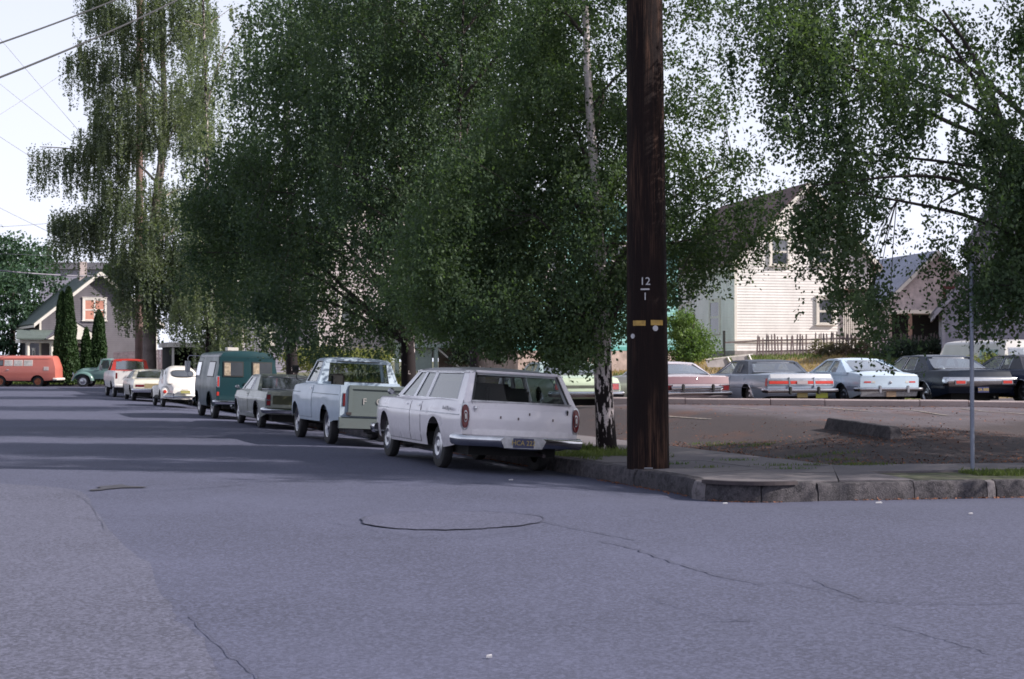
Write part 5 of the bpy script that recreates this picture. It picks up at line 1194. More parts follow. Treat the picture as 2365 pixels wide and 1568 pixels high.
def barkm(nm, sh):
  g = NG(nm); n = g.noise(11, 4, .65, None, (1.3, 1.3, .38)); n2 = g.noise(3.0, 3, .6, None, (1, 1, .7)); n3 = g.noise(30, 3, .6, None, (.5, .5, 2.2))
  sep = g.n('ShaderNodeSeparateXYZ'); g.l(g.tc.outputs['Object'], sep.inputs[0]); mr = g.n('ShaderNodeMapRange'); mr.inputs[1].default_value = .3; mr.inputs[2].default_value = 2.6; mr.inputs[3].default_value = .075+sh; mr.inputs[4].default_value = -.075+sh; g.l(sep.outputs[2], mr.inputs[0])
  ad = g.n('ShaderNodeMath', operation='ADD'); g.l(g.mix(.3, n, n2), ad.inputs[0]); g.l(mr.outputs[0], ad.inputs[1])
  b_ = g.ramp(ad.outputs[0], [(.495, 0), (.52, 1)]); c = g.mix(g.ramp(n3, [(.55, 0), (.7, .5)]), (.66, .58, .60), (.25, .20, .20)); c = g.mix(b_, c, (.016, .012, .014)); g.base(c); g.set(Roughness=.8, Specular_IOR_Level=.2); g.bump(ad.outputs[0], -.8, .05); return g.m
BARK = barkm('birch_bark', 0.0); BARK2 = barkm('dark_birch_bark', .13)
BARKD = flat('dark_twig_bark', (.05, .04, .04), .9, .4, 4); BARKP = flat('pale_limb_bark', (.36, .31, .29), .8, .35, 3)

def leafmesh(name, C, size, mat, parent, down=.3, seed=0):
    rs = np.random.RandomState(seed); n = len(C); u = rs.normal(size=(n, 3)); u[:, 2] -= down*1.5; u /= np.linalg.norm(u, axis=1)[:, None]
    v = rs.normal(size=(n, 3)); v -= (v*u).sum(1)[:, None]*u; v /= np.linalg.norm(v, axis=1)[:, None]
    s = (size*(.7+.6*rs.rand(n)))[:, None]; a = C-u*s*.6; b = C+v*s*.42; c = C+u*s*.75; d = C-v*s*.42
    V = np.stack([a, b, c, d], 1).reshape(-1, 3).astype(np.float32); me = bpy.data.meshes.new(name)
    me.vertices.add(4*n); me.vertices.foreach_set('co', V.ravel()); me.loops.add(4*n); me.loops.foreach_set('vertex_index', np.arange(4*n, dtype=np.int32))
    me.polygons.add(n); me.polygons.foreach_set('loop_start', np.arange(0, 4*n, 4, dtype=np.int32)); me.polygons.foreach_set('loop_total', np.full(n, 4, dtype=np.int32)); me.update(); me.validate()
    o = link(name, me, mat, parent); return o
def in_poly_pts(poly, n, rs):
    P = np.array(poly, float); lo, hi = P.min(0), P.max(0); out = []
    while sum(len(o) for o in out) < n:
        q = lo+rs.rand(n*2+50, 2)*(hi-lo); out.append(q[inside(q, poly)])
    return np.concatenate(out)[:n]
def mpts(base, pts): return [(PX(x, base[1])-base[0], 0, PZ(y, base[1])-base[2]) for x, y in pts]

def tree(name, label, base, trunk, rad, crowns, leafmat_, leaf=.055, seed=0, limbs=14, limbmat=None, bark=None, droop=.35, twig=90, group=None, cat='tree', cl=.34, weep=0., gap=.36, gapf=.55, leafn=55, extra_limbs=(), sides=9):
    """trunk: list of (x, y, z) relative to base; crowns: list of (polygon in picture measure, depth offset, half depth, n clumps)"""
    rs = np.random.RandomState(seed); root = thing(name, label, cat, base, 0, group); T = [Vector(p) for p in trunk]
    mb = MB(); mb.tube(catmull_v(T, 5), list(np.interp(np.linspace(0, 1, (len(T)-1)*5+1), np.linspace(0, 1, len(rad)), rad)), 14); mb.build('trunk', bark or BARK, root, 60)
    cen = []
    for poly, off, half, n in crowns:
        Yc = base[1]+off; q = in_poly_pts(poly, int(n*2.2), rs); P = np.array(poly, float); cx = (P[:, 0].min()+P[:, 0].max())/2; hwid = (P[:, 0].max()-P[:, 0].min())/2
        e = np.sqrt(np.clip(1-((q[:, 0]-cx)/hwid)**2*.8, .1, 1)); dep = (rs.rand(len(q))*2-1)*half*e
        Y = Yc+dep; W3 = np.stack([(q[:, 0]-1182.5)/FD*Yc, Y, EYE+(832-q[:, 1])/FD*Yc], 1)
        keep = vnoise(W3, gapf, seed+11) > gap; cen.append(W3[keep][:n])
    cen = np.concatenate(cen)-np.array(base)[None]
    # limbs towards the clumps
    lm = MB(); tw = MB(); lims = []
    tz = np.array([p.z for p in T]); 
    def trunk_at(z): return Vector((float(np.interp(z, tz, [p.x for p in T])), float(np.interp(z, tz, [p.y for p in T])), z))
    zmin = max(T[1].z, cen[:, 2].min()+.4)
    for i in range(limbs):
        t = cen[rs.randint(len(cen))]; zt = t[2]; z0 = float(np.clip(zt-abs(rs.normal(.9, .5))-.25*math.hypot(t[0], t[1]), zmin, tz[-1]*.96)); a = trunk_at(z0); b = Vector(t)
        m = a.lerp(b, .5)+Vector((0, 0, .12*(b-a).length))+Vector(rs.normal(0, .1, 3)); pts = catmull_v([a, a.lerp(m, .55)+Vector((0, 0, .1)), m, b], 4); r0 = max(.012, .33*float(np.interp(z0, [0, tz[-1]], [rad[0], rad[-1]]))+.008)
        lm.tube(pts, list(np.linspace(r0, .008, len(pts))), 6, False); lims.append(pts)
    for pl in extra_limbs: pts = catmull_v([Vector(p) for p in pl[0]], 4); lm.tube(pts, list(np.linspace(pl[1], pl[2], len(pts))), 7, False); lims.append(pts)
    if lims: o = lm.build('limbs', limbmat or BARKD, root, 60, False)
    allp = np.array([tuple(p) for l in lims for p in l]) if lims else np.array([tuple(p) for p in T])
    for i in range(twig):
        t = cen[rs.randint(len(cen))]; dd_ = np.linalg.norm(allp-t, axis=1); a = Vector(allp[dd_.argmin()]); b = Vector(t)
        if (b-a).length < .15 or (b-a).length > 3: continue
        m = a.lerp(b, .5)+Vector((0, 0, .08*(b-a).length)); tw.tube([a, m, b, b+Vector((rs.normal(0, .05), rs.normal(0, .05), -droop*1.2))], [.008, .006, .004, .002], 4, False)
    if twig: o = tw.build('twigs', BARKD, root, None, False); o['kind'] = 'stuff'
    # leaves: clumps that trail downwards
    n = len(cen); k = leafn; idx = np.repeat(np.arange(n), k); sz = cl*(.5+rs.rand(n)); 
    J = rs.normal(size=(n*k, 3)); J /= np.maximum(1, np.linalg.norm(J, axis=1)/1.7)[:, None]
    L = cen[idx]+J*sz[idx, None]*np.array([.6, .6, .5])[None]
    # strands
    st = rs.randint(0, 5, n*k); so = rs.normal(0, .5, size=(n, 5, 2)); fall = rs.rand(n*k)**.8*(droop+weep*rs.rand(n)[idx]); mask = rs.rand(n*k) < (.55+.4*(weep > 0))
    L[mask, :2] = cen[idx[mask], :2]+so[idx[mask], st[mask]]*sz[idx[mask], None]+J[mask, :2]*.045
    L[mask, 2] = cen[idx[mask], 2]+.1-fall[mask]
    leafmesh('foliage', L, leaf*(.75+.5*rs.rand(len(L))), leafmat_, root, .5, seed)
    return root
def catmull_v(P, n=5):
    o = []
    for i in range(len(P)-1):
        p0 = P[max(i-1, 0)]; p1 = P[i]; p2 = P[i+1]; p3 = P[min(i+2, len(P)-1)]
        for k in range(n):
            t = k/n; o.append(.5*((2*p1)+(p2-p0)*t+(2*p0-5*p1+4*p2-p3)*t*t+(3*p1-p0-3*p2+p3)*t**3))
    o.append(P[-1]); return o

BG = 'birches along the kerb'
# T1: birch right behind the wagon
b1 = (PX(1402, 27), 27.0, HL(PX(1402, 27), 27.0))
def rel(b, x, y, dy=0): return (PX(x, b[1]+dy)-b[0], dy, PZ(y, b[1]+dy)-b[2])
T1 = [(0, 0, -.1), rel(b1, 1397, 960), rel(b1, 1392, 850), rel(b1, 1390, 740), rel(b1, 1386, 640), rel(b1, 1380, 480), rel(b1, 1362, 250), rel(b1, 1352, 0), rel(b1, 1345, -400), rel(b1, 1350, -700)]
tree('birch_tree', 'birch with white and black bark standing between the wagon tail and the utility pole', b1, T1, [.19, .165, .155, .145, .13, .095, .07, .055, .04, .02],
     [([(1290, 0), (1440, -100), (1440, 480), (1300, 480), (1270, 300)], .3, 1.9, 190), ([(1180, 90), (1240, -60), (1290, -60), (1280, 330), (1300, 470), (1440, 500), (1440, 690), (1395, 800), (1300, 850), (1240, 805), (1180, 800), (1110, 800), (1000, 760), (940, 680), (930, 560), (1000, 400), (1110, 330), (1180, 150)], .3, 2.0, 800),
      ([(1440, -100), (1700, -120), (1710, 150), (1650, 330), (1760, 380), (1790, 520), (1730, 620), (1640, 640), (1560, 700), (1440, 690)], .2, 1.7, 260),
      ([(1050, -700), (1700, -700), (1640, -1000), (1350, -1150), (1120, -1000)], 0, 2.2, 90), ([(1000, -100), (1750, -100), (1750, -700), (1000, -700)], 0, 2.4, 260)],
     LF_A, .046, 1, 26, droop=.35, gap=.42, group=BG, twig=150, leafn=140, cl=.42,
     extra_limbs=[([rel(b1, 1390, 690), rel(b1, 1370, 630), rel(b1, 1300, 560, -.2), rel(b1, 1240, 500, -.3)], .05, .015), ([rel(b1, 1384, 600), rel(b1, 1330, 555), rel(b1, 1290, 530, .3)], .04, .012), ([rel(b1, 1388, 730), rel(b1, 1470, 600, .3), rel(b1, 1560, 520, .6), rel(b1, 1700, 430, .8)], .04, .012),
                  ([rel(b1, 1385, 560), rel(b1, 1560, 560, .5), rel(b1, 1700, 515, .9)], .03, .01), ([rel(b1, 1375, 470), rel(b1, 1450, 330, .2), rel(b1, 1470, 140, .3)], .04, .01), ([rel(b1, 1360, 260), rel(b1, 1420, 180), rel(b1, 1530, 90)], .03, .01)])
# T2, T3: next along the kerb
b2 = (PX(1108, 33.6), 33.6, HL(PX(1108, 33.6), 33.6)); b3 = (PX(946, 38.5), 38.5, HL(PX(946, 38.5), 38.5))
tree('birch_tree', 'leaning dark birch seen above the station wagon roof', b2, [(0, 0, -.1), rel(b2, 1100, 800), rel(b2, 1088, 730), rel(b2, 1070, 600), rel(b2, 1060, 300), rel(b2, 1070, 0), rel(b2, 1080, -500)], [.19, .15, .14, .11, .05, .02, .01],
     [([(700, -60), (1300, -60), (1330, 200), (1290, 500), (1200, 740), (1160, 800), (1040, 740), (1000, 700), (900, 720), (830, 600), (760, 400)], .8, 2.2, 700), ([(740, -60), (1340, -60), (1300, -500), (1120, -760), (900, -560)], .5, 2.2, 220)], LF_D, .054, 2, 18, bark=BARK2, group=BG, droop=.5, gap=.30, leafn=130, cl=.5)
tree('birch_tree', 'broad dark birch with a black-marked trunk rising beside the pickup cab', b3, [(0, 0, -.1), rel(b3, 942, 800), rel(b3, 935, 690), rel(b3, 925, 500), rel(b3, 900, 200), rel(b3, 890, -300)], [.22, .17, .16, .13, .10, .03],
     [([(690, 0), (760, -60), (1150, -60), (1150, 500), (1100, 690), (1000, 740), (900, 800), (840, 840), (780, 820), (700, 800), (640, 790), (610, 690), (590, 560), (520, 420), (560, 300), (600, 180), (660, 100)], 0, 3.0, 900), ([(700, -60), (1150, -60), (1080, -400), (900, -600), (760, -380)], 0, 2.8, 160),
      ([(440, 430), (520, 330), (620, 330), (640, 700), (560, 720), (470, 650), (430, 540)], 2.5, 1.6, 150)], LF_D, .062, 3, 24, bark=BARK2, group=BG, droop=.6, gap=.26, leafn=150, cl=.6)
# T4 behind them
b4 = (PX(676, 52), 52.0, HL(PX(676, 52), 52.0))
tree('birch_tree', 'birch partly hidden behind the broad dark one, above the green van roof', b4, [(0, 0, -.1), rel(b4, 672, 760), rel(b4, 665, 600), rel(b4, 660, 300), rel(b4, 670, 0)], [.22, .18, .16, .12, .05],
     [([(580, 60), (650, -20), (760, 60), (800, 400), (780, 640), (700, 700), (600, 690), (520, 640), (470, 560), (470, 440), (560, 330), (560, 180)], 0, 2.4, 420)], LF_D, .09, 4, 14, bark=BARK2, group=BG, droop=.8, gap=.28, leafn=70, cl=.6)
# weeping birches at the left
W1 = (PX(347, 86), 86.0, HL(PX(347, 86), 86.0)); W2 = (PX(488, 67), 67.0, HL(PX(488, 67), 67.0))
WG = 'tall weeping birches'
tree('weeping_birch', 'tallest weeping birch with curtains of hanging twigs at the left, by the far parked cars', W1, [(0, 0, -.1), rel(W1, 345, 760), rel(W1, 350, 600), rel(W1, 362, 450), rel(W1, 378, 300), rel(W1, 372, 100), rel(W1, 360, -60), rel(W1, 355, -220)], [.40, .34, .30, .24, .18, .14, .10, .04],
     [([(178, -30), (240, -30), (335, 50), (330, 85), (250, 45), (190, 0)], 0, 1.6, 75), ([(140, 135), (190, 108), (310, 95), (340, 150), (190, 165)], 0, 1.6, 75), ([(330, -30), (480, -30), (500, 50), (470, 120), (345, 110)], 0, 2.4, 120), ([(200, 190), (490, 170), (500, 330), (230, 330)], 0, 2.8, 250),
      ([(78, 342), (205, 346), (205, 362), (88, 362)], -.5, .4, 34), ([(185, 300), (300, 280), (300, 420), (205, 420)], 0, 1.6, 70), ([(118, 488), (230, 470), (240, 540), (125, 530)], -.4, 1.2, 75), ([(230, 410), (560, 410), (560, 620), (440, 690), (250, 640)], 0, 3.2, 420), ([(250, 560), (470, 540), (420, 720), (330, 740), (280, 690)], -2.0, 1.2, 150), ([(190, -30), (480, -30), (420, -240), (260, -240)], 0, 3, 100)], LF_W, .085, 5, 20, BARKP, flat('grey_brown_bark', (.17, .135, .13), .85, .45, 2), droop=.6, weep=2.3, gap=.32, gapf=.5, leafn=190, cl=.5, group=WG, twig=90,
     extra_limbs=[([rel(W1, 375, 340), rel(W1, 350, 300), rel(W1, 330, 255), rel(W1, 315, 240)], .09, .03), ([rel(W1, 360, 420), rel(W1, 300, 370), rel(W1, 180, 345), rel(W1, 90, 338)], .08, .02), ([rel(W1, 372, 200), rel(W1, 300, 120), rel(W1, 250, 60)], .07, .02), ([rel(W1, 362, 450), rel(W1, 366, 350, -1), rel(W1, 350, 290, -1.3), rel(W1, 320, 240, -1.4)], .08, .03)])
tree('weeping_birch', 'narrower weeping birch with a pale straight stem, right of the tallest one', W2, [(0, 0, -.1), rel(W2, 486, 760), rel(W2, 490, 690), rel(W2, 478, 560), rel(W2, 476, 300), rel(W2, 470, 100), rel(W2, 465, -60)], [.26, .22, .2, .12, .07, .05, .03],
     [([(430, -20), (560, 10), (580, 130), (540, 200), (520, 330), (440, 340), (420, 160)], 0, 1.8, 60), ([(420, 480), (560, 450), (620, 560), (630, 700), (590, 790), (540, 790), (450, 800), (400, 740), (400, 600)], 0, 2.4, 230)], LF_W, .08, 6, 12, BARKP, BARK2, droop=.6, weep=1.8, gap=.36, leafn=150, cl=.5, group=WG, twig=40,
     extra_limbs=[([rel(W2, 490, 700), rel(W2, 510, 640), rel(W2, 540, 600)], .08, .03), ([rel(W2, 488, 700), rel(W2, 460, 650), rel(W2, 440, 600)], .08, .03), ([rel(W2, 474, 250), rel(W2, 510, 130), rel(W2, 550, 60)], .05, .015)])
# right-hand birch whose trunk stands beyond the frame, trailing over the sign post
b5 = (8.9, 23.2, HL(8.9, 23.2)); 
tree('birch_tree', 'birch with trailing branches hanging over the sign post, its trunk beyond the right edge', b5, [(0, 0, -.1), rel(b5, 2560, 700), rel(b5, 2530, 520), rel(b5, 2510, 360), rel(b5, 2500, 200), rel(b5, 2490, 60), rel(b5, 2480, -200), rel(b5, 2470, -500)], [.24, .2, .17, .12, .10, .08, .05, .02],
     [([(1790, -80), (2420, -80), (2420, 420), (2300, 420), (2160, 400), (2000, 420), (1930, 360), (1860, 330), (1800, 280), (1850, 100)], -.6, 1.9, 300), ([(1830, 440), (1900, 330), (2000, 330), (2060, 520), (2060, 700), (2040, 760), (2000, 740), (1960, 700), (1900, 560), (1850, 520)], -.6, .9, 90),
      ([(2100, 380), (2230, 420), (2420, 380), (2420, 640), (2310, 640), (2230, 660), (2180, 560), (2120, 520)], -.6, 1.3, 95), ([(2130, -60), (2430, -60), (2430, 420), (2200, 400)], -.6, 1.5, 120), ([(1670, -80), (1900, -80), (1880, 260), (1720, 290)], -.6, .9, 62), ([(2190, 600), (2420, 560), (2420, 690), (2330, 700), (2270, 760), (2200, 700)], -.8, 1.0, 60), ([(1850, -80), (2700, -80), (2900, -400), (2500, -900), (2100, -700)], 1, 2.8, 330), ([(2420, -80), (3000, -80), (3000, 500), (2420, 600)], 0, 3, 260)],
     LF_A, .046, 7, 22, group=BG, droop=.35, weep=.6, gap=.50, gapf=.9, leafn=125, cl=.36, twig=160,
     extra_limbs=[([rel(b5, 2530, 600), rel(b5, 2400, 450), rel(b5, 2330, 320), rel(b5, 2290, 210), rel(b5, 2240, 110), rel(b5, 2180, 20)], .075, .02), ([rel(b5, 2530, 560), rel(b5, 2380, 415), rel(b5, 2250, 430, -.5), rel(b5, 2170, 470, -.8)], .06, .012), ([rel(b5, 2360, 380), rel(b5, 2300, 330), rel(b5, 2150, 260, -.6), rel(b5, 2000, 170, -1), rel(b5, 1900, 130, -1)], .05, .01), ([rel(b5, 2530, 560), rel(b5, 2280, 440, -.3), rel(b5, 2120, 405, -.6), rel(b5, 1870, 430, -.9)], .05, .01), ([rel(b5, 2325, 310), rel(b5, 2200, 100, .3), rel(b5, 2100, 20, .3)], .04, .01)])
# second shade tree further right, out of the picture: its mass is glimpsed at the top edge and it shades the pavement
b6 = (14.6, 22.6, HL(14.6, 22.6)); bx = lambda x, z: (1182.5+x*FD/22.6, 832-(z-EYE)*FD/22.6)
tree('birch_tree', 'birch further along the side street beyond the right edge', b6, [(0, 0, -.1), (0, .1, 3), (.1, 0, 6), (.1, .1, 11)], [.24, .18, .12, .03],
     [([bx(9.4, 3), bx(10, 7), bx(12, 10.5), bx(15, 12), bx(17.5, 10.5), bx(19, 6), bx(18.4, 3), bx(15, 2.6)], 0, 3.9, 800)], LF_A, .09, 9, 14, group=BG, gap=.36, leafn=70, cl=.55)
# cypresses
def column(name, label, x0, x1, ytop, ybot, Y, seed, mat=LF_C, n=9000, lf=.13, cat='tree', group=None, lobes=((0, 1, 1),)):
    cx = PX((x0+x1)/2, Y); hw = (x1-x0)/2/FD*Y; zt = PZ(ytop, Y); z0 = .1 if Y > 95 else HL(cx, Y); root = thing(name, label, cat, (cx, Y, z0), 0, group); rs = np.random.RandomState(seed); H = zt-z0; L = []
    mb = MB(); mb.tube([(0, 0, -.1), (0, 0, H*.8)], [hw*.18, .02], 8); mb.build('trunk', BARKD, root)
    for ox, hk, wk in lobes:
        m = int(n*hk*wk); z = rs.rand(m); r = hw*wk*np.minimum(1, (1-z)**.45*1.05)*(.55+.5*np.sqrt(rs.rand(m)))*(.9+.25*vnoise(np.stack([z*9, z*0+ox], 1), 1., seed)); a = rs.rand(m)*6.283
        k = .85+.3*vnoise(np.stack([np.cos(a)*1.5, np.sin(a)*1.5, z*H*.8], 1), 1.3, seed+5); L.append(np.stack([ox*hw+np.cos(a)*r*k, np.sin(a)*r*k, .15+z*H*hk], 1))
    leafmesh('foliage', np.concatenate(L), lf, mat, root, -1.2, seed); return root
CG = 'clipped cypress columns'
column('cypress_tree', 'tall dark columnar cypress before the bungalow porch', 124, 178, 668, 885, 99.6, 21, n=16000, lobes=((-.3, .95, .78), (.25, 1, .82)))
column('cypress_tree', 'shorter rounded cypress right of the bungalow porch', 206, 250, 722, 850, 101.5, 22, n=9000)
column('cypress_tree', 'low side lobe cypress bush between the two columns', 184, 214, 762, 850, 101, 23, n=4000)
# background trees
def blob(name, label, poly, Y, half, n, mat, lf, seed, cat='tree', cl=.9, leafn=60, base=None, trunk=True, droop=.3, gap=.36, gapf=.3, group=None):
    P = np.array(poly, float); cx = (P[:, 0].min()+P[:, 0].max())/2; X = PX(cx, Y); z0 = base if base is not None else (HL(X, Y) if Y < 95 else .3); zt = PZ(P[:, 1].min(), Y)
    return tree(name, label, (X, Y, z0), [(0, 0, -.1), (0, 0, (zt-z0)*.4), (.1, 0, (zt-z0)*.9)], [max(.04, (zt-z0)*.025), (zt-z0)*.015, .02], [(poly, 0, half, n)], mat, lf, seed, 8 if trunk else 3, BARKD, BARKD, droop, 20, group, cat, cl, 0, gap, gapf, leafn)
blob('broadleaf_tree', 'round-topped green tree above the roofs at the far left edge', [(-40, 600), (20, 555), (60, 548), (110, 580), (120, 610), (60, 650), (-60, 660)], 122, 4, 130, LF_B, .20, 31, cl=1.0)
blob('broadleaf_tree', 'dark green tree left of the bungalow roof', [(-60, 630), (80, 615), (135, 640), (100, 700), (40, 780), (10, 850), (-80, 850)], 114, 3, 240, LF_B, .18, 32, cl=.8)
blob('conifer_tree', 'dark evergreen bulk behind the weeping birch trunk', [(230, 640), (300, 600), (340, 700), (335, 830), (240, 830)], 112, 2, 200, LF_C, .18, 33, cl=.8)
blob('dark_shrub', 'dark hedge mass behind the parked coupe and beetle', [(335, 790), (560, 780), (560, 860), (335, 880)], 93, 1.5, 200, LF_IV, .14, 34, 'shrub', cl=.5, trunk=False, base=.2)
blob('leafy_shrub', 'bright green shrub right of the utility pole, before the white house side', [(1548, 740), (1575, 705), (1600, 745), (1635, 765), (1650, 810), (1600, 832), (1545, 828)], 58, .9, 110, LF_S, .07, 35, 'shrub', cl=.3, trunk=True, gap=.3, leafn=80)
blob('yucca_shrub', 'dark spiky shrub against the turquoise house base', [(1040, 790), (1100, 780), (1160, 800), (1160, 832), (1040, 832)], 61, .6, 60, LF_IV, .10, 36, 'shrub', cl=.3, trunk=False)
blob('meadow_shrub', 'yellow green weeds on the bank behind the pickup cab', [(660, 812), (760, 800), (900, 815), (900, 850), (660, 850)], 60, 1.5, 130, LF_Y, .07, 37, 'shrub', cl=.3, trunk=False, gap=.2)
blob('fence_vines', 'brown and green climbers on the picket fence', [(1850, 790), (2020, 785), (2030, 828), (1850, 830)], 68.6, .3, 70, leafmat('vine_leaf', (.06, .08, .05), (.17, .12, .10), .3), .07, 38, 'vines', cl=.25, trunk=False, gap=.45, gapf=1.2)
blob('dark_hedge', 'dark hedge between the white house and the grey outbuilding', [(2030, 790), (2175, 785), (2178, 838), (2030, 838)], 67, 1.0, 130, LF_IV, .08, 39, 'hedge', cl=.3, trunk=False, gap=.15)
blob('bank_shrub', 'pale weeds on the bank between the black and the navy car', [(2240, 825), (2300, 818), (2345, 830), (2345, 860), (2240, 860)], 52, .6, 50, LF_Y, .05, 40, 'shrub', cl=.2, trunk=False, gap=.2)
blob('bank_shrub', 'weeds at the foot of the birch beyond the wagon roof', [(1250, 800), (1330, 790), (1370, 830), (1260, 835)], 58, .8, 60, LF_S, .06, 41, 'shrub', cl=.25, trunk=False, gap=.3)
# ================================================================ pole, sign post, wheel stop, wires, litter, grass
g = NG('creosoted_pole_wood'); n = g.noise(5, 6, .7, None, (2.2, 2.2, .16)); n2 = g.noise(1.1, 3, .5, None, (1.5, 1.5, .5)); n3 = g.noise(26, 4, .7, None, (2.5, 2.5, .06))
m_ = g.mix(.5, n, n3); f = g.n('ShaderNodeMath', operation='MULTIPLY'); g.l(g.ramp(n2, [(.42, 0.08), (.68, 1)]), f.inputs[0]); g.l(g.ramp(m_, [(.49, 0), (.62, 1)]), f.inputs[1])
sep = g.n('ShaderNodeSeparateXYZ'); g.l(g.tc.outputs['Object'], sep.inputs[0]); hi = g.ramp(sep.outputs[2], [(0, .3), (1, 1)]); mr = g.n('ShaderNodeMapRange'); mr.inputs[1].default_value = 3.5; mr.inputs[2].default_value = 7.5; mr.inputs[3].default_value = .75; mr.inputs[4].default_value = 1.0; g.l(sep.outputs[2], mr.inputs[0])
f2 = g.n('ShaderNodeMath', operation='MULTIPLY'); g.l(f.outputs[0], f2.inputs[0]); g.l(mr.outputs[0], f2.inputs[1])
g.base(g.mix(f2.outputs[0], (.013, .0085, .009), (.15, .080, .055))); g.set(Roughness=.85, Specular_IOR_Level=.12); g.bump(m_, .8, .04); POLEM = g.m
pb = (PX(1497, 22.4), 22.4, .09)
up = thing('utility_pole', 'thick dark brown creosoted utility pole on the pavement corner, marked 12 over 1', 'utility pole', pb)
mb = MB(); hts = np.linspace(0, 15, 31); rp_ = random.Random(9)
rows = []
for h in hts:
    r = .302-.0064*h; x = -.0075*h
    rows.append([(x+math.cos(a)*r*(1+.012*math.sin(a*7+h*.2)+rp_.uniform(-.006, .006)), math.sin(a)*r*(1+.012*math.sin(a*5+1)), h) for a in np.linspace(0, 2*math.pi, 41)])
mb.grid(rows); mb.build('shaft', POLEM, up, 60)
PAINTW = flat('white_stencil', (.46, .45, .48), .6, .15, 20); YEL = flat('yellow_tag', (.40, .24, .05), .5, .3, 12)
def onpole(xd, yd, off=.006):
    x = (xd-1496)/FD*22.1; z = PZ(yd, 22.1)-.09; r = .302-.0064*z+off; cx = -.0075*z; x = x-0; return x, z, r, cx
def marker(name, body, xd, yd, size):
    x, z, r, cx = onpole(xd, yd); a = math.asin(max(-1, min(1, (x-cx)/r))); text(name, body, size, Matrix.Translation((x, -math.cos(a)*r, z)) @ Matrix.Rotation(a, 4, 'Z') @ Matrix.Rotation(R(90), 4, 'X'), PAINTW, up, .002)
marker('stencil_number', '12', 1485, 650, .155); marker('stencil_number', '1', 1485, 685, .15)
def ptag(name, xd0, xd1, yd0, yd1, mat):
    rows = []
    for i in range(5):
        row = []
        for yd in (yd0, yd1): x, z, r, cx = onpole(xd0+(xd1-xd0)*i/4, yd, .008); a = math.asin((x-cx)/r); row.append((x, -math.cos(a)*r, z))
        rows.append(row)
    mb = MB(); mb.grid(rows); return mb.build(name, mat, up)
ptag('stencil_bar', 1475, 1495, 666, 669.5, PAINTW); ptag('number_tag', 1458, 1486, 740, 752, YEL); ptag('number_tag', 1498, 1527, 739, 751, YEL)
for (x0, y0, s) in ((1509, 758, .04), (1457, 776, .035)):
    x, z, r, cx = onpole(x0, y0, .01); a = math.asin((x-cx)/r); mb = MB(); mb.lathe([(0, 0), (s, 0), (s, -.01)], 16, Matrix.Translation((x, -math.cos(a)*r, z)) @ Matrix.Rotation(a-R(90), 4, 'Z')); mb.build('round_tag', PAINTW, up)
x, z, r, cx = onpole(1492, 1078, .005); mb = MB(); mb.tube([(x-.06, -r, z-.02), (x+.06, -r, z-.02)], .01, 5); mb.build('ground_strap', CHROMED, up)

sp_ = G(2245, 1086, .1); s1 = thing('sign_post', 'thin grey metal sign post in the grass strip at the right', 'sign post', (sp_[0], sp_[1], .07))
g = NG('galvanised_steel'); g.base(g.mix(g.noise(6, 4, .6, None, (1, 1, .3)), (.17, .19, .26), (.27, .29, .36))); g.set(Roughness=.5, Metallic=.5); mb = MB(); mb.tube([(0, 0, 0), (-.005, 0, 1.5), (-.005, 0, 2.9)], .030, 12); mb.build('post', g.m, s1, 60)
mb = MB(); mb.lathe([(0, .031), (.031, .02), (.033, 0), (.033, -.03)], 12, Matrix.Translation((-.005, 0, 2.9)) @ Matrix.Rotation(R(-90), 4, 'Y')); mb.build('post_cap', g.m, s1, 60)
SIGNM = flat('sign_back', (.20, .22, .28), .5, .15); mb = MB(); mb.box(-.3, .3, .035, .04, 2.2, 2.8); mb.build('sign_plate', SIGNM, s1) if False else None

# precast wheel stop
p0 = G(1922, 981, .44); p1 = G(2062, 1001, .40); dv = p1-p0; Lw = np.linalg.norm(dv); ang = math.atan2(dv[1], dv[0])
ws = thing('wheel_stop', 'loose grey concrete wheel stop lying on the sloping lot asphalt', 'wheel stop', ((p0[0]+p1[0])/2, (p0[1]+p1[1])/2, (HL(*p0)+HL(*p1))/2+.015), ang)
ws.rotation_euler = (0, -math.asin(max(-.2, min(.2, (HL(*p1)-HL(*p0))/Lw))), ang)
mb = MB(); h = Lw/2+.05; pr = [(-.14, -.04), (-.085, .16), (-.07, .175), (.07, .175), (.085, .16), (.14, -.04)]
rows = [[(x, y*k, z) for y, z in pr] for x, k in ((-h, 1), (-h+.07, 1), (h-.07, 1), (h, 1))]; rows[0] = [(-h-(.16-z)*.0, y, z*1) for y, z in pr]; rows[0] = [(x-.03*(1-z/.165), y, z) for x, y, z in rows[0]]; rows[-1] = [(x+.10*(1-z/.165), y, z) for x, y, z in rows[-1]]
mb.grid(rows); mb.add(rows[0], [tuple(range(6))]); mb.add(rows[-1], [tuple(range(6))]); mb.build('block', CONC, ws, None, True, .012)

